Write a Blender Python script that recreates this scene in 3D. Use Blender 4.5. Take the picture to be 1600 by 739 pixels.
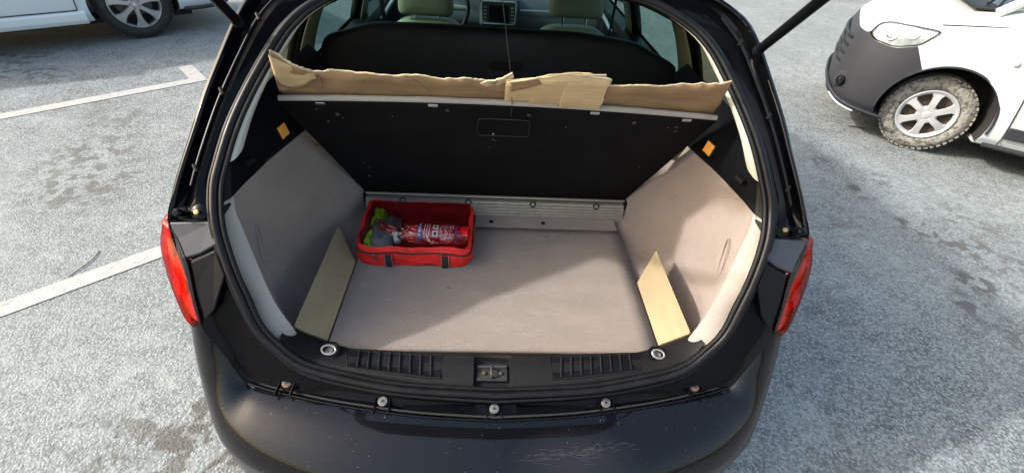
import bpy, bmesh, math, random
from mathutils import Vector, Matrix, noise as mnoise

for o in list(bpy.data.objects):
    bpy.data.objects.remove(o)
scene = bpy.context.scene
col = scene.collection
R = math.radians

# ---------------------------------------------------------------- camera
YAW, PITCH, ROLL = 0.07597447, 0.68548394, 0.07669600
CAM = Vector((-0.03996, 0.0, 1.65383))
fw = Vector((math.sin(YAW) * math.cos(PITCH), math.cos(YAW) * math.cos(PITCH), -math.sin(PITCH)))
rt = Vector((math.cos(YAW), -math.sin(YAW), 0))
dn = fw.cross(rt)
r2 = math.cos(ROLL) * rt - math.sin(ROLL) * dn
d2 = math.sin(ROLL) * rt + math.cos(ROLL) * dn
cam_data = bpy.data.cameras.new('camera')
cam = bpy.data.objects.new('camera', cam_data)
col.objects.link(cam)
cam.matrix_world = Matrix(((r2.x, -d2.x, -fw.x, CAM.x), (r2.y, -d2.y, -fw.y, CAM.y), (r2.z, -d2.z, -fw.z, CAM.z), (0, 0, 0, 1)))
cam_data.sensor_width = 36.0
cam_data.lens = 36.0 * 700.0 / 1600.0
cam_data.clip_start = 0.02
cam_data.clip_end = 2000
scene.camera = cam

# ---------------------------------------------------------------- sky, sun, exposure
SUN_EL, SUN_AZ = 33.5, 2.5          # light travels towards +X, turned by SUN_AZ
trav = Vector((math.cos(R(SUN_AZ)) * math.cos(R(SUN_EL)), math.sin(R(SUN_AZ)) * math.cos(R(SUN_EL)), -math.sin(R(SUN_EL))))
world = bpy.data.worlds.new('World')
scene.world = world
world.use_nodes = True
wn = world.node_tree
sky = wn.nodes.new('ShaderNodeTexSky')
sky.sky_type = 'NISHITA'
sky.sun_disc = False
sky.sun_elevation = R(SUN_EL)
sky.sun_rotation = math.atan2(-trav.x, -trav.y)
sky.air_density = 1.7
sky.dust_density = 6.0
sky.ozone_density = 1.6
bg = wn.nodes['Background']
wn.links.new(sky.outputs[0], bg.inputs[0])
bg.inputs[1].default_value = 0.15
sd = bpy.data.lights.new('sun', 'SUN')
sd.energy = 2.0
sd.angle = R(1.8)
sd.color = (1.0, 0.975, 0.94)
sun = bpy.data.objects.new('sun', sd)
col.objects.link(sun)
sun.rotation_euler = trav.to_track_quat('-Z', 'Y').to_euler()
sun.location = (-20, 4, 20)

scene.view_settings.view_transform = 'Standard'
scene.view_settings.look = 'None'
scene.view_settings.gamma = 1.0
scene.view_settings.use_curve_mapping = False
scene.view_settings.exposure = 1.70
scene.render.engine = 'CYCLES'
scene.cycles.use_denoising = True
scene.cycles.max_bounces = 10
scene.cycles.transparent_max_bounces = 12

# ---------------------------------------------------------------- materials
MATS = {}
def pm(name, base, rough=0.5, metal=0.0, coat=0.0, var=None, bump=None, trans=0.0, ior=1.45, spec=0.5, dirt=None, stretch=None, alpha=1.0, rvar=None, sheen=0.0, grain=None):
    """Principled material. var=(scale, amount): value noise; bump=(scale, strength); dirt=(scale, colour, threshold, amount)."""
    m = bpy.data.materials.new(name); m.use_nodes = True
    nt = m.node_tree; N = nt.nodes; L = nt.links
    b = N['Principled BSDF']
    b.inputs['Base Color'].default_value = (*base, 1)
    b.inputs['Roughness'].default_value = rough
    b.inputs['Metallic'].default_value = metal
    b.inputs['Coat Weight'].default_value = coat
    b.inputs['Coat Roughness'].default_value = 0.06
    b.inputs['Transmission Weight'].default_value = trans
    b.inputs['IOR'].default_value = ior
    b.inputs['Specular IOR Level'].default_value = spec
    b.inputs['Sheen Weight'].default_value = sheen
    b.inputs['Alpha'].default_value = alpha
    tc = N.new('ShaderNodeTexCoord'); mp = N.new('ShaderNodeMapping')
    L.new(tc.outputs['Object'], mp.inputs['Vector'])
    if stretch: mp.inputs['Scale'].default_value = stretch
    out = None
    if var:
        nz = N.new('ShaderNodeTexNoise'); nz.inputs['Scale'].default_value = var[0]; nz.inputs['Detail'].default_value = 6; nz.inputs['Roughness'].default_value = 0.65
        L.new(mp.outputs[0], nz.inputs['Vector'])
        mx = N.new('ShaderNodeMix'); mx.data_type = 'RGBA'
        a = var[1]
        mx.inputs['A'].default_value = (*[c * (1 - a) for c in base], 1)
        mx.inputs['B'].default_value = (*[min(1, c * (1 + a)) for c in base], 1)
        rmp = N.new('ShaderNodeMapRange'); rmp.inputs[1].default_value = 0.3; rmp.inputs[2].default_value = 0.7
        L.new(nz.outputs['Fac'], rmp.inputs[0]); L.new(rmp.outputs[0], mx.inputs['Factor'])
        out = mx.outputs['Result']
    if dirt:
        nz = N.new('ShaderNodeTexNoise'); nz.inputs['Scale'].default_value = dirt[0]; nz.inputs['Detail'].default_value = 9; nz.inputs['Roughness'].default_value = 0.7
        L.new(mp.outputs[0], nz.inputs['Vector'])
        rmp = N.new('ShaderNodeMapRange'); rmp.inputs[1].default_value = dirt[2]; rmp.inputs[2].default_value = dirt[2] + 0.12; rmp.inputs[4].default_value = dirt[3]
        L.new(nz.outputs['Fac'], rmp.inputs[0])
        mx = N.new('ShaderNodeMix'); mx.data_type = 'RGBA'
        mx.inputs['A'].default_value = (*base, 1); mx.inputs['B'].default_value = (*dirt[1], 1)
        if out: L.new(out, mx.inputs['A'])
        L.new(rmp.outputs[0], mx.inputs['Factor'])
        out = mx.outputs['Result']
    if grain:
        nz = N.new('ShaderNodeTexNoise'); nz.inputs['Scale'].default_value = grain[0]; nz.inputs['Detail'].default_value = 3; nz.inputs['Roughness'].default_value = 0.8
        L.new(tc.outputs['Object'], nz.inputs['Vector'])
        rmp = N.new('ShaderNodeMapRange'); rmp.inputs[1].default_value = 0.32; rmp.inputs[2].default_value = 0.68; rmp.inputs[3].default_value = 1 - grain[1]; rmp.inputs[4].default_value = 1 + grain[1]
        L.new(nz.outputs['Fac'], rmp.inputs[0])
        vm = N.new('ShaderNodeVectorMath'); vm.operation = 'SCALE'
        if out: L.new(out, vm.inputs[0])
        else: vm.inputs[0].default_value = base
        L.new(rmp.outputs[0], vm.inputs['Scale']); out = vm.outputs[0]
    if out: L.new(out, b.inputs['Base Color'])
    if rvar:
        nz = N.new('ShaderNodeTexNoise'); nz.inputs['Scale'].default_value = rvar[0]; nz.inputs['Detail'].default_value = 5
        L.new(mp.outputs[0], nz.inputs['Vector'])
        rmp = N.new('ShaderNodeMapRange'); rmp.inputs[1].default_value = 0.3; rmp.inputs[2].default_value = 0.7; rmp.inputs[3].default_value = rvar[1]; rmp.inputs[4].default_value = rvar[2]
        L.new(nz.outputs['Fac'], rmp.inputs[0]); L.new(rmp.outputs[0], b.inputs['Roughness'])
    if bump:
        nz = N.new('ShaderNodeTexNoise'); nz.inputs['Scale'].default_value = bump[0]; nz.inputs['Detail'].default_value = 4
        L.new(mp.outputs[0], nz.inputs['Vector'])
        bp = N.new('ShaderNodeBump'); bp.inputs['Strength'].default_value = bump[1]; bp.inputs['Distance'].default_value = 0.01
        L.new(nz.outputs['Fac'], bp.inputs['Height']); L.new(bp.outputs[0], b.inputs['Normal'])
    MATS[name] = m
    return m

def glass_mat(name, tint, gloss_rough=0.02, mixf=0.12, bump=None):
    m = bpy.data.materials.new(name); m.use_nodes = True
    nt = m.node_tree; N = nt.nodes; L = nt.links
    N.remove(N['Principled BSDF'])
    t = N.new('ShaderNodeBsdfTransparent'); t.inputs[0].default_value = (*tint, 1)
    g = N.new('ShaderNodeBsdfGlossy'); g.inputs['Roughness'].default_value = gloss_rough
    lw = N.new('ShaderNodeLayerWeight'); lw.inputs[0].default_value = 0.35
    mr = N.new('ShaderNodeMapRange'); mr.inputs[3].default_value = mixf * 0.4; mr.inputs[4].default_value = min(1, mixf * 5)
    mx = N.new('ShaderNodeMixShader')
    L.new(lw.outputs['Fresnel'], mr.inputs[0]); L.new(mr.outputs[0], mx.inputs[0])
    L.new(t.outputs[0], mx.inputs[1]); L.new(g.outputs[0], mx.inputs[2])
    L.new(mx.outputs[0], N['Material Output'].inputs[0])
    if bump:
        tc = N.new('ShaderNodeTexCoord')
        nz = N.new('ShaderNodeTexNoise'); nz.inputs['Scale'].default_value = bump[0]; nz.inputs['Detail'].default_value = 3; nz.inputs['Distortion'].default_value = 1.5
        L.new(tc.outputs['Object'], nz.inputs['Vector'])
        bp = N.new('ShaderNodeBump'); bp.inputs['Strength'].default_value = bump[1]; bp.inputs['Distance'].default_value = 0.02
        L.new(nz.outputs['Fac'], bp.inputs['Height']); L.new(bp.outputs[0], g.inputs['Normal']); L.new(bp.outputs[0], lw.inputs['Normal'])
    return m

def asphalt_mat(name, spots):
    m = bpy.data.materials.new(name); m.use_nodes = True
    nt = m.node_tree; N = nt.nodes; L = nt.links
    b = N['Principled BSDF']
    geo = N.new('ShaderNodeNewGeometry')
    def nz(scale, det=6, rough=0.6, dist=0.0):
        n = N.new('ShaderNodeTexNoise'); n.inputs['Scale'].default_value = scale; n.inputs['Detail'].default_value = det
        n.inputs['Roughness'].default_value = rough; n.inputs['Distortion'].default_value = dist
        L.new(geo.outputs['Position'], n.inputs['Vector']); return n.outputs['Fac']
    def mr(s, a, c, lo=0.0, hi=1.0, smooth=True):
        n = N.new('ShaderNodeMapRange'); n.interpolation_type = 'SMOOTHSTEP' if smooth else 'LINEAR'
        n.inputs[1].default_value = a; n.inputs[2].default_value = c; n.inputs[3].default_value = lo; n.inputs[4].default_value = hi
        L.new(s, n.inputs[0]); return n.outputs[0]
    def mth(op, a, c):
        n = N.new('ShaderNodeMath'); n.operation = op; n.use_clamp = op in ('ADD', 'MULTIPLY')
        for i, v in enumerate((a, c)):
            if isinstance(v, (int, float)): n.inputs[i].default_value = v
            else: L.new(v, n.inputs[i])
        return n.outputs[0]
    def mixc(fac, a, c):
        n = N.new('ShaderNodeMix'); n.data_type = 'RGBA'
        L.new(fac, n.inputs['Factor'])
        for k, v in (('A', a), ('B', c)):
            if isinstance(v, tuple): n.inputs[k].default_value = (*v, 1)
            else: L.new(v, n.inputs[k])
        return n.outputs['Result']
    # stones: two sizes of voronoi cells
    vo = N.new('ShaderNodeTexVoronoi'); vo.inputs['Scale'].default_value = 105; vo.inputs['Randomness'].default_value = 1.0
    L.new(geo.outputs['Position'], vo.inputs['Vector'])
    sep = N.new('ShaderNodeSeparateColor'); L.new(vo.outputs['Color'], sep.inputs[0])
    stone = sep.outputs[0]
    vd = vo.outputs['Distance']
    gap = mr(vd, 0.42, 0.75)
    c = mixc(stone, (0.080, 0.090, 0.091), (0.240, 0.260, 0.257))
    c = mixc(mth('MULTIPLY', gap, mr(nz(7, 4), 0.35, 0.65, 0.25, .9)), c, (0.045, 0.05, 0.055))
    # dusty film that fills the gaps in broad patches
    dust = mr(nz(0.9, 8, 0.7, 0.6), 0.42, 0.62)
    dust2 = mr(nz(14, 6, 0.75), 0.40, 0.66)
    c = mixc(mth('MULTIPLY', mth('MULTIPLY', dust, dust2), 0.75), c, (0.26, 0.286, 0.282))
    # small dark pits
    pits = mr(nz(44, 5, 0.7), 0.58, 0.66)
    c = mixc(mth('MULTIPLY', pits, 0.75), c, (0.06, 0.063, 0.065))
    # broad tone
    c = mixc(mr(nz(0.35, 4), 0.35, 0.68, 0.0, 0.35), c, (0.15, 0.168, 0.172))
    # oil and water spots
    tot = None
    for (x, y, rx, k) in spots:
        vm = N.new('ShaderNodeVectorMath'); vm.operation = 'DISTANCE'
        L.new(geo.outputs['Position'], vm.inputs[0]); vm.inputs[1].default_value = (x, y, 0)
        d = mr(vm.outputs['Value'], rx * 0.35, rx * 1.25, k, 0.0)
        tot = d if tot is None else mth('MAXIMUM', tot, d)
    blot = mr(nz(10.5, 5, 0.6, 0.3), 0.48, 0.56)
    st = mth('MULTIPLY', tot, blot)
    c = mixc(st, c, (0.065, 0.063, 0.056))
    L.new(c, b.inputs['Base Color'])
    b.inputs['Roughness'].default_value = 0.9
    b.inputs['Specular IOR Level'].default_value = 0.3
    h = mth('ADD', mth('MULTIPLY', mr(vd, 0.0, 0.7, 1.0, 0.0), 0.6), mth('MULTIPLY', nz(160, 3), 0.3))
    bp = N.new('ShaderNodeBump'); bp.inputs['Strength'].default_value = 0.65; bp.inputs['Distance'].default_value = 0.005
    L.new(h, bp.inputs['Height']); L.new(bp.outputs[0], b.inputs['Normal'])
    return m

SPOTS = [(-4.39, 4.45, .22, .9), (-4.06, 4.16, .2, .9), (-4.27, 4.08, .25, .8), (-4.54, 4.47, .2, .8), (-2.71, 2.82, .3, .75), (-2.53, 2.42, .38, .75),
         (-2.72, 2.64, .3, .6), (-3.92, 4.05, .2, .7), (-1.12, .85, .2, .9), (-.94, .73, .22, .95), (-1.29, .80, .16, .7), (2.66, 2.64, .13, .95), (2.77, 2.23, .17, .95),
         (2.89, 2.14, .2, .9), (2.98, 2.04, .2, .9), (2.74, 1.72, .15, .9), (2.56, 1.56, .13, .85), (2.91, 2.83, .14, .7), (1.73, 1.51, .18, .5), (2.54, 1.36, .2, .5),
         (2.61, 3.04, .15, .6), (-3.32, 3.62, .25, .5), (3.1, 1.8, .3, .6), (3.2, 2.3, .25, .6), (2.3, 2.3, .25, .5), (-2.9, 3.3, .3, .5), (1.35, .72, .2, .3)]
M_ASPHALT = asphalt_mat('weathered_asphalt', SPOTS)
M_PAINT = pm('worn_white_road_paint', (0.285, 0.275, 0.262), 0.8, var=(25, .10), dirt=(24, (0.17, 0.18, 0.18), 0.53, .9), bump=(120, .35))
M_CONC = pm('kerb_concrete', (0.42, 0.42, 0.40), 0.9, var=(6, .2), bump=(60, .4))
M_BLACK = pm('black_car_paint', (0.002, 0.0022, 0.003), 0.28, coat=.32, spec=.06, rvar=(8, .22, .36), dirt=(160, (0.05, 0.05, 0.055), 0.66, .35))
M_JAMB = pm('black_jamb_paint', (0.002, 0.0022, 0.003), 0.30, coat=0.16, spec=.05, rvar=(12, .24, .42), dirt=(110, (0.09, 0.09, 0.09), 0.66, .5))
M_SKYSHEEN = pm('sky_sheen_black_paint', (0.017, 0.018, 0.025), 0.45, coat=.3, var=(12, .3), dirt=(90, (.06, .06, .06), .64, .5))  # base greyed blue to imitate sky reflection on the ledge; specks are dirt
M_RUBBER = pm('seal_rubber', (0.005, 0.005, 0.0056), 0.42, spec=.25, var=(30, .3), rvar=(25, .34, .5))
M_PLASTIC = pm('black_grained_plastic', (0.0065, 0.0065, 0.0072), 0.5, spec=.18, bump=(420, .25), dirt=(70, (0.07, 0.07, 0.07), 0.66, .5), rvar=(14, .42, .6))
M_PLASTIC2 = pm('smooth_black_plastic', (0.0038, 0.0043, 0.0055), 0.36, spec=.16, rvar=(9, .3, .45))
M_CARPET = pm('taupe_carpet', (0.235, 0.190, 0.166), 0.97, grain=(330, .2), var=(5, .12), bump=(520, .55), dirt=(28, (0.13, 0.115, 0.11), 0.60, .45), sheen=.15)
M_CARPETL = pm('pale_carpet_trim', (0.30, 0.272, 0.245), 0.97, grain=(330, .12), var=(7, .08), bump=(520, .4))
M_FLOOR = pm('boot_floor_carpet', (0.212, 0.176, 0.153), 0.97, grain=(300, .24), var=(4, .13), bump=(480, .6), dirt=(9, (0.27, 0.24, 0.22), 0.57, .55), sheen=.15, stretch=(1, 2.2, 1))
M_BEIGE = pm('beige_pillar_trim', (0.40, 0.39, 0.34), 0.6, bump=(300, .1), var=(6, .06))
M_BEIGE2 = pm('beige_leather', (0.17, 0.18, 0.12), 0.5, bump=(160, .2), var=(8, .1))
M_DARKSEAT = pm('black_leather', (0.0035, 0.005, 0.0065), 0.52, spec=.3, bump=(180, .2), rvar=(4, .45, .62))
M_ALU = pm('dull_aluminium', (0.25, 0.225, 0.185), 0.5, metal=.4, var=(40, .15), rvar=(60, .35, .6))
M_STEEL = pm('scratched_steel', (0.24, 0.235, 0.225), 0.45, metal=1.0, rvar=(80, .25, .5), dirt=(30, (0.2, 0.17, 0.14), .6, .7))
M_WASHER = pm('dull_grey_washer', (0.11, 0.11, 0.11), 0.55, metal=.3, var=(150, .3))
M_WASHER2 = pm('zinc_ring', (0.26, 0.26, 0.25), 0.45, metal=.4, var=(120, .3))
M_RUST = pm('rusty_steel', (0.10, 0.062, 0.045), 0.7, metal=.3, var=(120, .35))
M_BOARD = pm('raw_yellow_board', (0.235, 0.185, 0.108), 0.75, var=(9, .14), dirt=(20, (0.22, 0.17, 0.09), .62, .5), stretch=(2, .35, 2), bump=(90, .1))
M_BOARDE = pm('board_cut_edge', (0.33, 0.27, 0.165), 0.8, var=(50, .2))
M_FELT = pm('black_felt', (0.0028, 0.0027, 0.0033), 0.95, bump=(400, .4), dirt=(210, (0.10, 0.10, 0.10), .66, .5), var=(6, .7), spec=.2)
M_REDLENS = pm('red_lamp_lens', (0.36, 0.003, 0.006), 0.16, coat=.45, spec=.3, var=(20, .35), bump=(40, .08))
M_REDLENS2 = pm('dark_red_lamp_lens', (0.17, 0.008, 0.010), 0.14, coat=.5, spec=.3, var=(16, .4))
M_PINKLENS = pm('faded_red_lamp_lens', (0.30, 0.025, 0.025), 0.14, coat=.5, spec=.3, var=(30, .35))
M_AMBER = pm('amber_lens', (0.55, 0.24, 0.10), 0.3, coat=.3, spec=.3, var=(40, .3))
M_ORANGE = pm('orange_reflector', (0.72, 0.30, 0.05), 0.3, coat=.6, var=(90, .15))
M_RED = pm('red_bag_fabric', (0.56, 0.012, 0.010), 0.6, var=(14, .22), bump=(38, .9), rvar=(10, .45, .65))
M_REDIN = pm('red_bag_lining', (0.42, 0.012, 0.014), 0.6, bump=(20, .5), var=(10, .25))
M_BLACKW = pm('black_webbing', (0.012, 0.012, 0.013), 0.8, bump=(300, .4))
M_EXT = pm('red_extinguisher_paint', (0.52, 0.008, 0.012), 0.16, coat=.8)
M_WHITEP = pm('white_print', (0.72, 0.72, 0.74), 0.5)
M_BLUEP = pm('blue_print', (0.04, 0.09, 0.32), 0.5)
M_BRASS = pm('dull_brass', (0.30, 0.22, 0.10), 0.45, metal=.8, var=(90, .3))
M_HIVIS = pm('hi_vis_yellow_fabric', (0.42, 0.72, 0.02), 0.6, bump=(60, .4), var=(20, .15))
M_GREYV = pm('grey_reflective_band', (0.20, 0.21, 0.22), 0.35, bump=(50, .5), var=(20, .15))
M_CLEAR = glass_mat('clear_wrinkled_plastic', (0.95, 0.95, 0.95), 0.07, 0.17, bump=(20, .5))
M_GLASS = glass_mat('tinted_window_glass', (0.30, 0.50, 0.48), 0.01, 0.08)
M_REDGLASS = glass_mat('red_lens_glass', (0.86, 0.05, 0.06), 0.03, 0.075)
M_REDREF = pm('red_reflector', (0.62, 0.10, 0.10), 0.3, var=(60, .5), bump=(70, .6))
M_PINKREF = pm('silver_pink_reflector', (0.60, 0.32, 0.30), 0.3, metal=.3, var=(50, .4), bump=(60, .5))
M_PRIV = glass_mat('olive_privacy_glass', (0.26, 0.26, 0.18), 0.02, 0.06)
M_WIND = glass_mat('clear_window_glass', (0.75, 0.85, 0.82), 0.01, 0.10)
M_TYRE = pm('tyre_rubber', (0.018, 0.018, 0.018), 0.8, var=(30, .3), bump=(60, .3), dirt=(12, (0.06, 0.058, 0.055), .55, .6))
M_MUDTYRE = pm('mud_caked_tyre', (0.06, 0.058, 0.052), 0.9, var=(40, .3), bump=(60, 1.0), dirt=(30, (0.22, 0.212, 0.19), .41, .95))
M_ALLOY = pm('silver_alloy', (0.45, 0.46, 0.47), 0.34, metal=.75, rvar=(20, .25, .42))
M_DISC = pm('brake_disc', (0.12, 0.115, 0.11), 0.5, metal=.8, var=(40, .3))
M_HUBCAP = pm('silver_plastic_hubcap', (0.34, 0.35, 0.36), 0.38, metal=.2, var=(20, .06), dirt=(14, (0.45, 0.43, 0.40), .62, .5))
M_STEELD = pm('dark_wheel_barrel', (0.035, 0.035, 0.036), 0.6, metal=.3)
M_STEELW = pm('rusty_wheel_steel', (0.045, 0.030, 0.022), 0.75, var=(60, .45))
M_WHITE = pm('white_car_paint', (0.40, 0.43, 0.43), 0.35, coat=.8, var=(3, .03), dirt=(10, (0.55, 0.55, 0.53), .62, .3))
M_SILVERW = pm('pearl_white_car_paint', (0.52, 0.56, 0.58), 0.35, coat=.8, dirt=(8, (0.5, 0.5, 0.48), .6, .35))
M_SCRATCH = pm('bare_scratch', (0.035, 0.035, 0.042), 0.7, spec=.2)
M_GREYPL = pm('unpainted_grey_plastic', (0.013, 0.014, 0.019), 0.6, var=(12, .12), bump=(300, .3), dirt=(20, (0.12, 0.12, 0.12), .62, .4))
M_DARK = pm('dark_underbody', (0.012, 0.012, 0.012), 0.9)
M_CHROME = pm('chrome_reflector', (0.78, 0.80, 0.82), 0.12, metal=1.0)
M_CARD = None
M_TWIG = pm('dry_twig', (0.07, 0.05, 0.035), 0.9, var=(60, .3))
M_SCREEN = pm('dark_screen', (0.01, 0.011, 0.012), 0.15)
M_GREYDASH = pm('grey_dashboard', (0.055, 0.062, 0.072), 0.55, bump=(260, .2))
M_STRING = pm('dark_cord', (0.02, 0.02, 0.02), 0.8)
M_ORANGEB = pm('orange_wire', (0.5, 0.2, 0.04), .5)

def card_mat(name, base, dark):
    m = bpy.data.materials.new(name); m.use_nodes = True
    nt = m.node_tree; N = nt.nodes; L = nt.links; b = N['Principled BSDF']
    tc = N.new('ShaderNodeTexCoord')
    mp = N.new('ShaderNodeMapping'); mp.inputs['Scale'].default_value = (2.6, 30, 30); L.new(tc.outputs['Object'], mp.inputs[0])
    n1 = N.new('ShaderNodeTexNoise'); n1.inputs['Scale'].default_value = 3.0; n1.inputs['Detail'].default_value = 5; L.new(mp.outputs[0], n1.inputs['Vector'])
    n2 = N.new('ShaderNodeTexNoise'); n2.inputs['Scale'].default_value = 9; n2.inputs['Detail'].default_value = 6; L.new(tc.outputs['Object'], n2.inputs['Vector'])
    ad = N.new('ShaderNodeMath'); ad.operation = 'MULTIPLY_ADD'; ad.inputs[1].default_value = 0.45
    L.new(n1.outputs['Fac'], ad.inputs[0])
    m2 = N.new('ShaderNodeMath'); m2.operation = 'MULTIPLY'; m2.inputs[1].default_value = 0.55; L.new(n2.outputs['Fac'], m2.inputs[0]); L.new(m2.outputs[0], ad.inputs[2])
    mr = N.new('ShaderNodeMapRange'); mr.inputs[1].default_value = .36; mr.inputs[2].default_value = .64; L.new(ad.outputs[0], mr.inputs[0])
    mx = N.new('ShaderNodeMix'); mx.data_type = 'RGBA'; mx.inputs['A'].default_value = (*dark, 1); mx.inputs['B'].default_value = (*base, 1)
    L.new(mr.outputs[0], mx.inputs['Factor']); L.new(mx.outputs['Result'], b.inputs['Base Color'])
    b.inputs['Roughness'].default_value = .85
    sx = N.new('ShaderNodeSeparateXYZ'); L.new(tc.outputs['Object'], sx.inputs[0])
    w = N.new('ShaderNodeMath'); w.operation = 'MULTIPLY'; w.inputs[1].default_value = 780.0; L.new(sx.outputs['Z'], w.inputs[0])
    s = N.new('ShaderNodeMath'); s.operation = 'SINE'; L.new(w.outputs[0], s.inputs[0])
    a2 = N.new('ShaderNodeMath'); a2.operation = 'MULTIPLY_ADD'; a2.inputs[1].default_value = .07; L.new(s.outputs[0], a2.inputs[0]); L.new(n1.outputs['Fac'], a2.inputs[2])
    bp = N.new('ShaderNodeBump'); bp.inputs['Strength'].default_value = .45; bp.inputs['Distance'].default_value = .004
    L.new(a2.outputs[0], bp.inputs['Height']); L.new(bp.outputs[0], b.inputs['Normal'])
    return m
M_CARD = card_mat('brown_corrugated_card', (0.30, 0.185, 0.095), (0.205, 0.122, 0.06))
M_CARD2 = card_mat('sunlit_pale_card', (0.56, 0.41, 0.23), (0.46, 0.325, 0.17))  # pale tone carries the sunlight on the strip's left end and the fold
M_CARDE = pm('torn_card_edge', (0.48, 0.37, 0.23), 0.9, var=(60, .2))

# bumper paint: the scuffed black paint with a patch of scratches on the right half
def bumper_mat():
    m = pm('scuffed_black_bumper_paint', (0.0022, 0.0023, 0.0036), 0.36, coat=0.45)
    nt = m.node_tree; N = nt.nodes; L = nt.links; b = N['Principled BSDF']
    b.inputs['Coat Roughness'].default_value = 0.035
    b.inputs['Specular IOR Level'].default_value = 0.08
    geo = N.new('ShaderNodeNewGeometry')
    sub = N.new('ShaderNodeVectorMath'); sub.operation = 'SUBTRACT'; sub.inputs[1].default_value = (0.20, 0.50, 0.52); L.new(geo.outputs['Position'], sub.inputs[0])
    mp = N.new('ShaderNodeMapping'); mp.inputs['Scale'].default_value = (5.5, 12, 9); L.new(sub.outputs[0], mp.inputs[0])
    ln = N.new('ShaderNodeVectorMath'); ln.operation = 'LENGTH'; L.new(mp.outputs[0], ln.inputs[0])
    mask = N.new('ShaderNodeMapRange'); mask.inputs[1].default_value = .25; mask.inputs[2].default_value = 1.0; mask.inputs[3].default_value = 1; mask.inputs[4].default_value = 0
    L.new(ln.outputs['Value'], mask.inputs[0])
    mp2 = N.new('ShaderNodeMapping'); mp2.inputs['Rotation'].default_value = (0, 0, .25); mp2.inputs['Scale'].default_value = (26, 300, 90); L.new(geo.outputs['Position'], mp2.inputs[0])
    nz = N.new('ShaderNodeTexNoise'); nz.inputs['Scale'].default_value = 1.0; nz.inputs['Detail'].default_value = 7; nz.inputs['Roughness'].default_value = .7; nz.inputs['Distortion'].default_value = 1.2
    L.new(mp2.outputs[0], nz.inputs['Vector'])
    mx = N.new('ShaderNodeMix'); mx.data_type = 'RGBA'; mx.inputs['A'].default_value = (0.0022, 0.0023, 0.0036, 1); mx.inputs['B'].default_value = (.05, .05, .055, 1)
    sm = N.new('ShaderNodeMath'); sm.operation = 'MULTIPLY'; sm.inputs[1].default_value = .35; L.new(mask.outputs[0], sm.inputs[0]); sm2 = N.new('ShaderNodeMath'); sm2.operation = 'MULTIPLY'; L.new(sm.outputs[0], sm2.inputs[0]); L.new(nz.outputs['Fac'], sm2.inputs[1]); L.new(sm2.outputs[0], mx.inputs['Factor'])
    # specks of road dirt
    n3 = N.new('ShaderNodeTexNoise'); n3.inputs['Scale'].default_value = 130; n3.inputs['Detail'].default_value = 3; L.new(geo.outputs['Position'], n3.inputs['Vector'])
    s3 = N.new('ShaderNodeMapRange'); s3.inputs[1].default_value = .72; s3.inputs[2].default_value = .75; s3.inputs[4].default_value = .5; L.new(n3.outputs['Fac'], s3.inputs[0])
    mx2 = N.new('ShaderNodeMix'); mx2.data_type = 'RGBA'; mx2.inputs['B'].default_value = (.16, .16, .16, 1)
    L.new(mx.outputs['Result'], mx2.inputs['A']); L.new(s3.outputs[0], mx2.inputs['Factor']); L.new(mx2.outputs['Result'], b.inputs['Base Color'])
    n4 = N.new('ShaderNodeTexNoise'); n4.inputs['Scale'].default_value = 7; n4.inputs['Detail'].default_value = 6; L.new(geo.outputs['Position'], n4.inputs['Vector'])
    r4 = N.new('ShaderNodeMapRange'); r4.inputs[1].default_value = .3; r4.inputs[2].default_value = .7; r4.inputs[3].default_value = .25; r4.inputs[4].default_value = .36; L.new(n4.outputs['Fac'], r4.inputs[0])
    L.new(r4.outputs[0], b.inputs['Roughness'])
    return m
M_BUMPER = bumper_mat()

# ---------------------------------------------------------------- helpers
OFF = {}
def thing(name, label, cat, loc=(0, 0, 0), rotz=0.0, group=None, local=False):
    o = bpy.data.objects.new(name, None); col.objects.link(o)
    o.empty_display_size = 0.2
    o.location = loc; o.rotation_euler = (0, 0, rotz)
    o['label'] = label; o['category'] = cat
    if group: o['group'] = group
    OFF[o.name] = Vector((0, 0, 0)) if local else Vector(loc)
    return o

def obj(name, V, F, mat, parent=None, smooth=True, angle=40, bevel=0.0, solid=0.0, segs=2, seg_off=-1):
    me = bpy.data.meshes.new(name)
    off = OFF[parent.name] if parent else Vector((0, 0, 0))
    me.from_pydata([tuple(Vector(v) - off) for v in V], [], F)
    bm = bmesh.new(); bm.from_mesh(me)
    bmesh.ops.remove_doubles(bm, verts=bm.verts, dist=1e-5)
    bmesh.ops.recalc_face_normals(bm, faces=bm.faces)
    bm.to_mesh(me); bm.free()
    mats = mat if isinstance(mat, (list, tuple)) else [mat]
    for m_ in mats: me.materials.append(m_)
    o = bpy.data.objects.new(name, me); col.objects.link(o)
    if parent:
        o.parent = parent
        OFF[o.name] = off
    else:
        OFF[o.name] = Vector((0, 0, 0))
    if solid:
        s = o.modifiers.new('solid', 'SOLIDIFY'); s.thickness = abs(solid); s.offset = seg_off if solid > 0 else -seg_off
    if bevel:
        b = o.modifiers.new('bevel', 'BEVEL'); b.width = bevel; b.segments = segs; b.limit_method = 'ANGLE'; b.angle_limit = R(35)
    if smooth:
        me.shade_smooth()
        me.set_sharp_from_angle(angle=R(angle))
    return o

def tag(o, label=None, cat=None, group=None, kind=None):
    if label: o['label'] = label
    if cat: o['category'] = cat
    if group: o['group'] = group
    if kind: o['kind'] = kind
    return o

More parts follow.
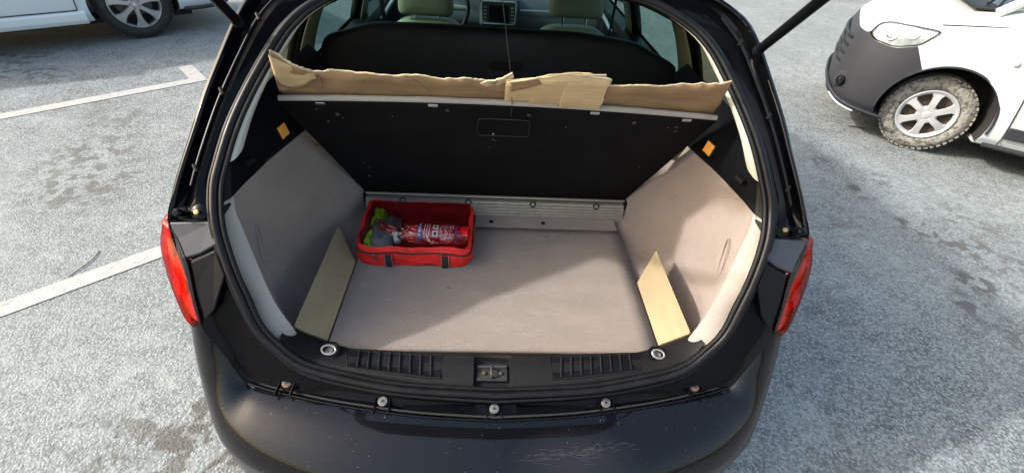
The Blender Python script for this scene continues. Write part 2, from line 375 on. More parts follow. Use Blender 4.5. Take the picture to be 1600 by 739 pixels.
def cr(P, n, closed=False):
    """Catmull-Rom through the points, n steps per span."""
    P = [Vector(p) for p in P]; out = []
    m = len(P)
    for i in range(m if closed else m - 1):
        if closed: a, b, c, d = P[i - 1], P[i], P[(i + 1) % m], P[(i + 2) % m]
        else:
            b, c = P[i], P[i + 1]
            a = P[i - 1] if i else b * 2 - c
            d = P[i + 2] if i + 2 < m else c * 2 - b
        for k in range(n):
            t = k / n
            out.append(0.5 * ((2 * b) + (c - a) * t + (2 * a - 5 * b + 4 * c - d) * t * t + (3 * b - a - 3 * c + d) * t ** 3))
    if not closed: out.append(P[-1].copy())
    return out

def grid_mesh(rows):
    V = [p for r in rows for p in r]; n = len(rows[0]); F = []
    for i in range(len(rows) - 1):
        for j in range(n - 1):
            F.append((i * n + j, i * n + j + 1, (i + 1) * n + j + 1, (i + 1) * n + j))
    return V, F

def patch(rows, nu=4, nv=4):
    """Smooth surface through a net of points."""
    R1 = [cr(r, nv) for r in rows]
    n = len(R1[0])
    cols = [cr([R1[i][j] for i in range(len(R1))], nu) for j in range(n)]
    return grid_mesh([[cols[j][i] for j in range(n)] for i in range(len(cols[0]))])

def mirror(V): return [(-v[0], v[1], v[2]) for v in V]

def join(*parts):
    V = []; F = []
    for v, f in parts:
        o = len(V); V += [tuple(p) for p in v]; F += [tuple(i + o for i in q) for q in f]
    return V, F

def both(vf): return join(vf, (mirror(vf[0]), [tuple(reversed(q)) for q in vf[1]]))

def tube(P, r, n=10, closed=False, caps=True, flat=1.0):
    P = [Vector(p) for p in P]; V = []; F = []; m = len(P)
    rad = r if isinstance(r, (list, tuple)) else [r] * m
    up = None
    for i in range(m):
        a = P[i - 1] if (i or closed) else P[i]; b = P[(i + 1) % m] if (i + 1 < m or closed) else P[i]
        t = (b - a)
        t = t.normalized() if t.length > 1e-9 else Vector((0, 0, 1))
        if up is None: up = t.orthogonal().normalized()
        up = (up - t * up.dot(t))
        up = up.normalized() if up.length > 1e-6 else t.orthogonal().normalized()
        s = t.cross(up)
        for k in range(n):
            q = 2 * math.pi * k / n
            V.append(P[i] + rad[i] * (math.cos(q) * up + math.sin(q) * s * flat))
    for i in range(m if closed else m - 1):
        for k in range(n):
            a = i * n + k; b = i * n + (k + 1) % n; j = ((i + 1) % m) * n
            F.append((a, b, j + (k + 1) % n, j + k))
    if caps and not closed:
        F.append(tuple(range(n - 1, -1, -1))); F.append(tuple((m - 1) * n + k for k in range(n)))
    return V, F

def box(c, s, ax=None):
    """Box at centre c, full size s, optional axes (3 vectors)."""
    c = Vector(c); ax = ax or (Vector((1, 0, 0)), Vector((0, 1, 0)), Vector((0, 0, 1)))
    V = [c + ax[0] * s[0] / 2 * i + ax[1] * s[1] / 2 * j + ax[2] * s[2] / 2 * k for i in (-1, 1) for j in (-1, 1) for k in (-1, 1)]
    F = [(0, 1, 3, 2), (4, 6, 7, 5), (0, 4, 5, 1), (2, 3, 7, 6), (0, 2, 6, 4), (1, 5, 7, 3)]
    return V, F

def prism(poly, d):
    """Polygon (3D points) extruded by vector d."""
    d = Vector(d); P = [Vector(p) for p in poly]; n = len(P)
    V = P + [p + d for p in P]
    F = [tuple(range(n - 1, -1, -1)), tuple(range(n, 2 * n))] + [(i, (i + 1) % n, n + (i + 1) % n, n + i) for i in range(n)]
    return V, F

def lathe(prof, c, axis, n=32, ref=None, caps=True):
    """prof: list of (along axis, radius)."""
    axis = Vector(axis).normalized(); u = Vector(ref).normalized() if ref else axis.orthogonal().normalized(); w = axis.cross(u); c = Vector(c)
    V = []; F = []; m = len(prof)
    for a, r in prof:
        for k in range(n):
            q = 2 * math.pi * k / n
            V.append(c + axis * a + (u * math.cos(q) + w * math.sin(q)) * max(r, 1e-4))
    for i in range(m - 1):
        for k in range(n):
            F.append((i * n + k, i * n + (k + 1) % n, (i + 1) * n + (k + 1) % n, (i + 1) * n + k))
    if caps:
        F.append(tuple(range(n))); F.append(tuple((m - 1) * n + k for k in range(n - 1, -1, -1)))
    return V, F

def rounded(pts, r, n=5):
    """Round the corners of a closed polygon."""
    P = [Vector(p) for p in pts]; out = []
    for i in range(len(P)):
        a, b, c = P[i - 1], P[i], P[(i + 1) % len(P)]
        u = (a - b); v = (c - b); ru = min(r, u.length * .45); rv = min(r, v.length * .45)
        p, q = b + u.normalized() * ru, b + v.normalized() * rv
        for k in range(n + 1):
            t = k / n; out.append((1 - t) ** 2 * p + 2 * t * (1 - t) * b + t * t * q)
    return out

def interp(x, X, Y):
    if x <= X[0]: return Y[0]
    for i in range(len(X) - 1):
        if x <= X[i + 1]:
            t = (x - X[i]) / (X[i + 1] - X[i]); return Y[i] + t * (Y[i + 1] - Y[i])
    return Y[-1]

def boolean(V, F, cutV, cutF, op='DIFFERENCE'):
    def mk(v, f):
        me = bpy.data.meshes.new('tmp'); me.from_pydata([tuple(p) for p in v], [], f)
        bm = bmesh.new(); bm.from_mesh(me); bmesh.ops.remove_doubles(bm, verts=bm.verts, dist=1e-5); bmesh.ops.recalc_face_normals(bm, faces=bm.faces); bm.to_mesh(me); bm.free()
        o = bpy.data.objects.new('tmp', me); col.objects.link(o); return o
    a, b = mk(V, F), mk(cutV, cutF)
    md = a.modifiers.new('b', 'BOOLEAN'); md.object = b; md.operation = op; md.solver = 'EXACT'
    dg = bpy.context.evaluated_depsgraph_get(); dg.update()
    me = bpy.data.meshes.new_from_object(a.evaluated_get(dg))
    v = [p.co.copy() for p in me.vertices]; f = [tuple(p.vertices) for p in me.polygons]
    for o in (a, b): bpy.data.objects.remove(o)
    return v, f

# ================================================================ the setting
g = obj('ground', [(-300, -300, 0), (300, -300, 0), (300, 300, 0), (-300, 300, 0)], [(0, 1, 2, 3)], M_ASPHALT, smooth=False)
tag(g, kind='structure')
def strip(name, quads):
    V = []; F = []
    for q in quads:
        k = len(V); V += [(x, y, .004) for x, y in q]; F.append((k, k + 1, k + 2, k + 3))
    o = obj(name, V, F, M_PAINT, smooth=False); tag(o, kind='structure'); return o
def line_quad(a, b, w):
    a, b = Vector(a), Vector(b); d = (b - a).normalized(); n = Vector((-d.y, d.x)) * w / 2
    return [tuple(a - n), tuple(b - n), tuple(b + n), tuple(a + n)]
LD = Vector((.741, .671))                                    # direction of the bay lines
A1 = Vector((-2.645, 4.18)); A2 = Vector((-1.2, 2.29))
strip('road_marking', [line_quad(A1 - LD * 5.2, A1, .115), line_quad(A1 - LD * .06 + Vector((-.671, .741)) * .0585, A1 - LD * .06 + Vector((-.671, .741)) * .42, .12)])
strip('road_marking', [line_quad(A2 - LD * 5.2, A2, .105)])
A3 = A2 * 2 - A1
strip('road_marking', [line_quad(A3 - LD * 5.2, A3 - LD * 2.6, .105)])
# kerb and pavement across the far side
kd = Vector((.97, .24)); kn = Vector((-.24, .97)); k0 = Vector((7.3, 9.98))
def kpt(a, b, z): p = k0 + kd * a + kn * b; return (p.x, p.y, z)
pv = obj('pavement', *prism([kpt(-.9, .128, .0), kpt(60, .128, .0), kpt(60, 9, .0), kpt(-.9, 9, .0)], (0, 0, .13)), M_CONC, smooth=False); tag(pv, kind='structure')
kerb_rows = prism([kpt(0, 0, -.02), kpt(0, 0, .12), kpt(0, .02, .14), kpt(0, .12, .14), kpt(0, .12, -.02)], (kd.x * .98, kd.y * .98, 0))
for i in range(12):
    dx = kd * (i - .9)
    k = obj('kerb_stone', [(v[0] + dx.x, v[1] + dx.y, v[2]) for v in kerb_rows[0]], kerb_rows[1], M_CONC, pv, smooth=False, bevel=.006)

# ================================================================ the black estate car
car = thing('black_estate_car', 'black estate car with open tailgate and empty carpeted boot, seen from behind', 'car', (0, 2.75, 0))
S = [(0, .648, .576), (.23, .656, .586), (.38, .672, .603), (.50, .692, .630), (.57, .722, .678), (.61, .745, .725), (.635, .775, .79), (.663, .815, .865), (.688, .87, .95),
     (.697, .93, 1.015), (.688, .97, 1.06), (.668, 1.03, 1.125), (.64, 1.09, 1.185), (.60, 1.17, 1.255), (.555, 1.235, 1.315), (.49, 1.29, 1.36), (.37, 1.335, 1.40), (.2, 1.355, 1.415), (0, 1.36, 1.42)]
O = [(0, .588, .550), (.20, .600, .550), (.38, .624, .551), (.52, .650, .553), (.655, .684, .562), (.700, .715, .64), (.748, .748, .730), (.766, .800, .83), (.800, .872, .953),
     (.786, .925, 1.015), (.772, .965, 1.06), (.750, 1.035, 1.13), (.733, 1.09, 1.185), (.706, 1.175, 1.26), (.680, 1.25, 1.325), (.645, 1.31, 1.375), (.56, 1.36, 1.42), (.33, 1.40, 1.455), (0, 1.41, 1.465)]
S = [Vector(p) for p in S]; O = [Vector(p) for p in O]
rows = [[], [], [], [], [], []]
for k in range(19):
    s, o = S[k], O[k]
    if k <= 4: D = Vector((0, .006, -.034)) * (1 - .12 * k)
    elif k <= 7: D = Vector((-.004, .012, 0))
    else: D = Vector((0, .034, -.020)) * min(1, (k - 7) * .5)
    mid = 0.012 if 9 <= k <= 15 else 0
    for i, (t, w) in enumerate(((-.14, .4), (0, 0), (.16, .75), (.52, .95), (.84, .85), (1, 0))):
        p = s.lerp(o, t) + D * w
        if i == 3 and mid: p += Vector((0, -mid * 2.2, mid))
        rows[i].append(p)
vf = both(patch(rows, 3, 4))
body = obj('rear_frame', *vf, M_JAMB, car, angle=28)
# ledge above each tail lamp, and the flat cover beside it
for sx in (1, -1):
    P = [(.700, .874, .957), (.798, .872, .953), (.785, .850, .918), (.768, .822, .880), (.725, .828, .893), (.684, .840, .915)]
    v, f = prism(P, (0, .03, -.035))
    obj('lamp_ledge', [(p[0] * sx, p[1], p[2]) for p in v], f, M_SKYSHEEN, car, smooth=False, bevel=.004)
    P = [(.690, .832, .902), (.752, .817, .874), (.746, .787, .818), (.730, .744, .742), (.702, .756, .770), (.668, .795, .852)]
    v, f = prism(P, (0, .02, 0)); v = [Vector(p) + Vector((0, .0015, 0)) for p in v]
    obj('lamp_cover', [(p[0] * sx, p[1], p[2]) for p in v], f, M_PLASTIC2, car, smooth=False, bevel=.004)
    # lower striker disc and its bolt
    h = obj('hinge_disc', *lathe([(0, .020), (.008, .020), (.011, .014), (.012, .006), (.016, .006), (.017, .001)], (.727 * sx, .893, .968), (0, -.75, .66), 20), M_JAMB, car)
    obj('bolt_head', *lathe([(.0165, .0065), (.0215, .0065), (.022, .003)], (.727 * sx, .893, .968), (0, -.75, .66), 6), M_BRASS, h, smooth=False)
    b = obj('striker_ball', *lathe([(0, .014), (.006, .014), (.007, .007), (.014, .007), (.017, .0105), (.024, .0105), (.028, .006)], (.768 * sx, .890, .966), (0, -.75, .66), 14), M_JAMB, car)
    # cable that runs up the gutter
    pts = [S[k].lerp(O[k], .62) + Vector((0, .006, .004)) for k in (9, 10, 11, 12, 13, 14, 15)]
    pts = cr([(p.x * sx, p.y, p.z) for p in pts], 4)
    cb = obj('gutter_cable', *tube(pts, .0032, 8), M_RUBBER, car)
    for q in (3, 12, 20):
        obj('cable_clip', *tube([pts[q] - Vector((.004 * sx, .006, .006)), pts[q] + Vector((.004 * sx, .006, .006))], .0052, 8), M_PLASTIC, cb)

# rubber seal round the opening
def ring_pts(inset, lift, n=4):
    half = []
    for k in range(19):
        a = S[max(k - 1, 0)]; b = S[min(k + 1, 18)]
        o = (O[k] - S[k]).normalized()
        if k == 0: nrm = Vector((0, -.45, .9))
        elif k <= 4: nrm = Vector((0, -.5, .87))
        else: nrm = Vector((0, -.82, .57))
        half.append(S[k] + o * inset + nrm * lift)
    c = cr(half, n)
    return c + [Vector((-p.x, p.y, p.z)) for p in reversed(c[1:-1])]
seal = obj('boot_seal', *tube(ring_pts(.000, .004), .0098, 10, closed=True), M_RUBBER, car)
obj('seal_lip', *tube(ring_pts(-.0155, .001), .0062, 8, closed=True), M_RUBBER, seal)
obj('seal_lip', *tube(ring_pts(.0145, -.001), .0046, 8, closed=True), M_RUBBER, seal)

# rear bumper
TB = [((0, .588, .55), (0, .42)), ((.20, .600, .55), (.20, .428)), ((.38, .624, .551), (.39, .452)), ((.50, .646, .553), (.53, .490)), ((.60, .669, .556), (.640, .535)),
      ((.655, .684, .562), (.715, .585)), ((.685, .703, .61), (.768, .645)), ((.718, .727, .67), (.803, .700)), ((.748, .750, .727), (.828, .760)), ((.790, .778, .732), (.843, .83)),
      ((.836, .86, .730), (.854, .90)), ((.852, .95, .722), (.862, .98)), ((.860, 1.13, .70), (.866, 1.13))]
A = [0, .10, .28, .50, .70, .86, .96, 1.0, 1.0, .975, .88, .5]
H = [0, .005, .05, .17, .33, .55, .80, 1.0]
rows = []
for T, b in TB:
    zt = T[2]; r = []
    for i, a in enumerate(A):
        z = zt - (zt - .435) * H[i] if i < 8 else (.385, .325, .262, .235)[i - 8]
        r.append((T[0] + (b[0] - T[0]) * a, T[1] + (b[1] - T[1]) * a, z))
    rows.append(r)
bp_ = obj('rear_bumper', *both(patch(rows, 4, 3)), M_BUMPER, car, angle=50)
# scratches through the paint: thin strokes lying on the bumper skin
def skin(x, a):
    i = interp(x, [t[0][0] for t in TB], list(range(len(TB)))); j = min(int(i), len(TB) - 2); u = i - j
    T = Vector(TB[j][0]).lerp(Vector(TB[j + 1][0]), u); b = (TB[j][1][0] + (TB[j + 1][1][0] - TB[j][1][0]) * u, TB[j][1][1] + (TB[j + 1][1][1] - TB[j][1][1]) * u)
    return Vector((T.x + (b[0] - T.x) * a, T.y + (b[1] - T.y) * a, T.z - (T.z - .435) * interp(a, A[:8], H) + .0012))
random.seed(31); parts = []
for i in range(95):
    kind_ = random.random()
    if kind_ < .8:
        x = random.gauss(.20, .055); a = random.gauss(.47, .035); dx = random.uniform(.006, .035) * random.choice((-1, 1)); da = random.uniform(-.02, .02)
    elif kind_ < .86:
        q = random.uniform(.2, 2.95); x = .20 + math.cos(q) * .05; a = .45 - math.sin(q) * .03; ln = random.uniform(.015, .04); dx = math.cos(q) * ln; da = -math.sin(q) * ln * 3.0
    else:
        x = random.uniform(.02, .30); a = random.uniform(.52, .62); dx = random.uniform(.02, .07); da = random.uniform(-.03, .05)
    if not (0.0 < x < .5 and 0.0 < x + dx < .5): continue
    pts = [skin(x + dx * t, max(.05, min(.9, a + da * t + .01 * math.sin(t * 2.5)))) for t in (0, .33, .66, 1)]
    parts.append(tube(pts, [.0002, random.uniform(.0003, .0007), random.uniform(.0003, .0007), .0002], 4, caps=False))
scr = obj('scratch_marks', *join(*parts), M_SCRATCH, bp_, smooth=False); scr['kind'] = 'stuff'
# seam strip along the top edge of the bumper
seam = [Vector(t[0]) + Vector((0, .004, .0015)) for t in TB[:6]]
c = cr(seam, 4); c = [Vector((-p.x, p.y, p.z)) for p in reversed(c[1:])] + c
obj('bumper_edge', *tube(c, .0032, 6), M_BLACK, bp_)
c2 = [p + Vector((0, .010, -.0005)) for p in c]
obj('bumper_gap', *tube(c2, .0028, 6), M_DARK, bp_)
# lower lip of the bumper
lip = [(b[0] * .985, b[1] + .012, .30) for T, b in TB]
c = cr(lip, 4); c = [Vector((-p.x, p.y, p.z)) for p in reversed(c[1:])] + c
obj('bumper_lip', *tube(c, .012, 8), M_PLASTIC, bp_)
# screws, brackets and pockets in the channel
for x, y, z, m_ in ((-.552, .683, .572, M_RUST), (.552, .683, .572, M_RUST), (-.297, .642, .556, M_WASHER), (.297, .642, .556, M_WASHER), (-.004, .625, .553, M_WASHER)):
    sc = obj('bumper_screw', *lathe([(-.02, .0125), (.002, .0125), (.003, .0115), (.003, .0075), (.0042, .007), (.0042, .004), (.001, .003)], (x, y, z), (0, -.25, .97), 16), m_, car)
    obj('screw_socket', *lathe([(.0005, .0035), (.0047, .0035)], (x, y, z), (0, -.25, .97), 6), M_DARK, sc, smooth=False)
    for q in (-1, 1):
        obj('screw_bracket', *box((x + q * .019, y - .012, z - .004), (.003, .040, .012)), M_BLACK, car, smooth=False, bevel=.001)
for x in (-.42, -.15, .15, .42):
    yy = interp(abs(x), [0, .2, .38, .52], [.626, .636, .655, .676])
    obj('channel_plate', *prism(rounded([(x - .095, yy - .018 - .0, .533), (x + .095, yy - .018, .533), (x + .095, yy + .014, .541), (x - .095, yy + .014, .541)], .006, 3), (0, 0, .006)), M_BLACK, car, smooth=False)

# tail lamps
def tail_lamp(sx):
    zs = [.728, .745, .80, .87, .92, .940]
    inn = [(.745, .745), (.744, .748), (.754, .780), (.763, .819), (.785, .855), (.802, .870)]
    out = [(.762, .758), (.803, .783), (.838, .828), (.855, .874), (.854, .920), (.842, .945)]
    rows = []
    for z, a, b in zip(zs, inn, out):
        mx = (a[0] * .5 + b[0] * .5 + .010, a[1] * .5 + b[1] * .5 - .014)
        rows.append([(a[0], a[1] + .012, z), (a[0], a[1] - .004, z), (a[0] * .75 + b[0] * .25 + .006, a[1] * .75 + b[1] * .25 - .012, z), (mx[0], mx[1], z), (b[0], b[1], z - max(0, z - .90) * .35), (b[0] + .004, b[1] + .03, z - max(0, z - .87) * .55), (b[0] + .002, b[1] + .065, z - max(0, z - .86) * .75)])
    rows.append([(p[0] * .985, p[1] + .018, p[2] + .004) for p in rows[-1]])
    V, F = patch(rows, 4, 3)
    lamp = obj('tail_lamp', [(p[0] * sx, p[1] + .004, p[2]) for p in V], F, M_REDGLASS, car, angle=60)
    tag(lamp, label='red rear lamp cluster on the left corner, amber lower reflector' if sx < 0 else 'red rear lamp cluster on the right corner, paler lower reflector')
    # housing behind the lens: upper red reflector bank, lower bowl
    def inner(rr, dy, dx): return [[(p[0] * 1.0 - dx, p[1] + dy, p[2]) for p in r] for r in rr]
    V, F = patch(inner(rows[3:], .016, .006), 4, 3)
    hs = obj('upper_reflector', [(p[0] * sx, p[1], p[2]) for p in V], F, M_REDREF, lamp, angle=60)
    V, F = patch(inner(rows[:4], .018, .006), 4, 3)
    lo_ = obj('lower_reflector', [(p[0] * sx, p[1], p[2]) for p in V], F, M_AMBER if sx < 0 else M_PINKREF, lamp, angle=60)
    cpos = Vector((.796 * sx, .809, .800)); ax = Vector((.45 * sx, -.80, .38)).normalized()
    obj('indicator_bowl', *lathe([(-.004, .026), (.003, .026), (.004, .023), (.001, .016), (-.002, .008), (.004, .006), (.005, .001)], cpos, ax, 28), M_ORANGE if sx < 0 else M_PINKREF, lamp, angle=25)
    for i in range(4):
        t = .16 + i * .22; pts = []
        for r in rows[3:7]:
            q_ = t * 4 + 1; j = int(q_); q = Vector(r[j]).lerp(Vector(r[min(j + 1, 6)]), q_ - j); pts.append(((q.x - .004) * sx, q.y + .012, q.z))
        obj('reflector_rib', *tube(cr(pts, 4), .0042, 6), M_REDREF, lamp)
    pts = [((a[0] - .004) * sx, a[1] - .003, z) for z, a in zip(zs, inn)]
    obj('lamp_seam', *tube(cr(pts, 4), .0022, 6), M_RUBBER, lamp)
for sx in (-1, 1): tail_lamp(sx)

# ---- outer body sides
def halfw(y): return interp(y, [.73, .87, 1.1, 1.5, 2.5, 3.8, 4.5, 4.85, 5.0, 5.08], [.80, .845, .862, .875, .88, .875, .85, .78, .68, .5])
def zfac(z): return interp(z, [.18, .35, .6, .8, .95], [.965, .995, 1.0, .985, .955])
def side_grid(y0, y1, z0, z1, ny, nz, arches):
    V = []; ins = []
    for i in range(ny + 1):
        for j in range(nz + 1):
            y = y0 + (y1 - y0) * i / ny; z = z0 + (z1 - z0) * j / nz; inside = False
            for cy, cz, r in arches:
                d = math.hypot(y - cy, z - cz)
                if d < r:
                    inside = True
                    if d < 1e-4: continue
                    y2, z2 = cy + (y - cy) * r / d, cz + (z - cz) * r / d
                    y, z = y2, max(z2, z0)
            V.append((halfw(y) * zfac(z), y, z)); ins.append(inside)
    F = []
    for i in range(ny):
        for j in range(nz):
            q = (i * (nz + 1) + j, i * (nz + 1) + j + 1, (i + 1) * (nz + 1) + j + 1, (i + 1) * (nz + 1) + j)
            if not all(ins[k] for k in q): F.append(q)
    return V, F
ARCH = [(1.47, .31, .36), (4.11, .31, .36)]
for sx in (1, -1):
    v, f = side_grid(1.13, 4.75, .18, .95, 90, 22, ARCH)
    sp = obj('side_panel', [(p[0] * sx, p[1], p[2]) for p in v], f, M_BLACK, car, angle=50)
    v, f = side_grid(.96, 1.13, .70, .95, 8, 8, [])
    obj('quarter_panel', [(p[0] * sx, p[1], p[2]) for p in v], f, M_BLACK, car, angle=50)
    for y in (1.92, 2.80, 3.72):
        obj('door_gap', *tube([(halfw(y) * zfac(z) * sx * 1.0005, y + (.10 * math.sin((z - .2) * 1.5) if y < 2 else 0), z) for z in (.24, .4, .6, .8, .94)], .003, 6), M_DARK, sp)
    for y in (2.15, 3.05):
        obj('door_handle', *tube([(halfw(y) * .99 * sx, y - .09, .83), ((halfw(y) * .99 + .025) * sx, y - .06, .832), ((halfw(y) * .99 + .025) * sx, y + .06, .832), (halfw(y) * .99 * sx, y + .09, .83)], .011, 8), M_BLACK, sp)
    # outer skin of the D-pillar from the gutter edge forward
    rr = [[], [], []]
    for k in range(8, 17):
        o = O[k]; rr[0].append(o); rr[1].append(o + Vector((.010, .022, .002))); 
        bx = .59 + (.838 - .59) * min(1, max(0, (1.40 - o.z) / .45)); rr[2].append(Vector((bx, o.y + .14, o.z)))
    v, f = patch(rr, 3, 3)
    obj('rear_pillar', [(p[0] * sx, p[1], p[2]) for p in v], f, M_BLACK, car, angle=50, solid=.012)
    # greenhouse strips: (name, belt y0, y1, rail y0, y1, material)
    def strip_between(y0, y1, u0, u1, din=0.0):
        def P(y, t, u):
            b = Vector((halfw(y) * .955 - .004 - din, y, .95)); rl = Vector((.595 - din, u, 1.405)); p = b.lerp(rl, t); p.x += .035 * math.sin(math.pi * t); return p
        return grid_mesh([[P(y0 + (y1 - y0) * i / 4, t / 8, u0 + (u1 - u0) * i / 4) for t in range(9)] for i in range(5)])
    for nm, a, m_, th in (('quarter_window', (1.10, 1.74, 1.48, 1.74), M_PRIV, 0), ('centre_pillar', (1.74, 1.90, 1.74, 1.86), M_BLACK, .03), ('side_window', (1.90, 2.74, 1.86, 2.74), M_GLASS, 0),
                          ('centre_pillar', (2.74, 2.88, 2.74, 2.88), M_BLACK, .05), ('side_window', (2.88, 3.86, 2.88, 3.18), M_GLASS, 0), ('front_pillar', (3.86, 4.02, 3.18, 3.30), M_BLACK, .04)):
        v, f = strip_between(*a)
        obj(nm, [(p[0] * sx, p[1], p[2]) for p in v], f, m_, car, angle=50, solid=th)
    # beige inner covering of the quarter and centre pillars
    v, f = strip_between(1.70, 1.885, 1.70, 1.85, .055)
    obj('inner_quarter_trim', [(p[0] * sx, p[1], p[2]) for p in v], f, M_BEIGE2, car, angle=50, solid=.004)
    v, f = strip_between(2.735, 2.885, 2.735, 2.885, .06)
    obj('inner_pillar_trim', [(p[0] * sx, p[1], p[2]) for p in v], f, M_BEIGE2, car, angle=50, solid=.004)
    # inner door panels below the glass
    v, f = grid_mesh([[((halfw(y) * .955 - d) * sx, y, z) for d, z in ((.03, .955), (.10, .95), (.12, .90), (.13, .30))] for y in (1.55, 1.9, 2.4, 2.9, 3.4, 3.9)])
    obj('door_trim', v, f, M_PLASTIC2, car, angle=40)
    # door mirror, sill, arch liners
    obj('door_mirror', *lathe([(-.10, .02), (-.08, .07), (-.02, .085), (.05, .08), (.08, .055), (.085, .01)], (.98 * sx, 3.72, 1.0), (1, -.1, 0), 20), M_BLACK, car)
    for cy, cz, r in ARCH:
        V = []; F = []
        for i in range(25):
            q = math.pi * (i / 24) * 1.16 - .08 * math.pi
            for xx in (.60, .862): V.append((xx * sx, cy + (r - .003) * math.cos(q), cz + (r - .003) * math.sin(q)))
            V.append((.60 * sx, cy, cz))
        for i in range(24): F.append((3 * i, 3 * i + 1, 3 * i + 4, 3 * i + 3)); F.append((3 * i + 2, 3 * i, 3 * i + 3))
        obj('wheel_arch_liner', V, F, M_DARK, car)
# floor pan, hidden rear structure and seat base
obj('underbody', *box((0, 2.85, .27), (1.66, 3.5, .05)), M_DARK, car, smooth=False)
obj('rear_crossmember', *box((0, .80, .36), (1.35, .34, .16)), M_DARK, car, smooth=False)
# roof with headlining
rf = []
for y, w, z in ((1.405, .56, 1.452), (1.55, .585, 1.463), (2.0, .598, 1.475), (2.6, .598, 1.475), (3.05, .585, 1.45), (3.22, .575, 1.42)):
    rf.append([(x * w, y + (.0 if y > 1.41 else (.0)), z - .05 * abs(x) ** 2.6) for x in (-1, -.8, -.5, -.2, 0, .2, .5, .8, 1)])
roof = obj('roof', *patch(rf, 4, 3), M_BLACK, car, angle=60)
hl = [[(p[0] * .985, p[1] + (-.035 if i == 0 else 0), p[2] - (.040 if i else .043)) for p in r] for i, r in enumerate(rf)]
obj('headlining', *patch(hl, 4, 3), M_BEIGE, car, angle=60)
for sx in (1, -1):
    obj('roof_rail', *tube(cr([(.60 * sx, 1.42, 1.41), (.585 * sx, 1.5, 1.445), (.587 * sx, 1.65, 1.47), (.59 * sx, 2.4, 1.485), (.585 * sx, 2.95, 1.46), (.58 * sx, 3.1, 1.42)], 4), .013, 8), M_BLACK, car)
    obj('roof_side', *grid_mesh([[(.600 * sx, y, 1.40), (.606 * sx, y, 1.42), (.59 * sx, y, 1.432), (.56 * sx, y, 1.436)] for y in (1.42, 1.6, 2.0, 2.6, 3.1, 3.3)]), M_BLACK, car, solid=.02)
# windscreen, bonnet, front
ws = [[(x * (.575 + .2 * t) , 3.22 + .86 * t + .06 * (1 - abs(x)) , 1.415 - .44 * t - .03 * abs(x) ** 3) for x in (-1, -.6, -.2, .2, .6, 1)] for t in (0, .25, .5, .75, 1)]
obj('windscreen', *patch(ws, 3, 3), M_GLASS, car, angle=60)
bn = [[(x * halfw(y) * .93, y + .05 * (1 - abs(x)) * (1 if y > 4.6 else 0), z - .09 * abs(x) ** 4) for x in (-1, -.8, -.4, 0, .4, .8, 1)] for y, z in ((4.05, .99), (4.3, .965), (4.6, .92), (4.85, .85), (4.98, .77))]
obj('bonnet', *patch(bn, 4, 3), M_BLACK, car, angle=60)
fb = []
for x in (-1, -.9, -.6, 0, .6, .9, 1):
    yb = 5.06 - .36 * abs(x) ** 3.2
    fb.append([(x * .84, yb - .06, .86 - .06 * abs(x)), (x * .845, yb, .72), (x * .85, yb + .03, .55), (x * .85, yb + .03, .38), (x * .84, yb - .03, .22)])
obj('front_bumper', *patch(fb, 4, 4), M_BLACK, car, angle=60)

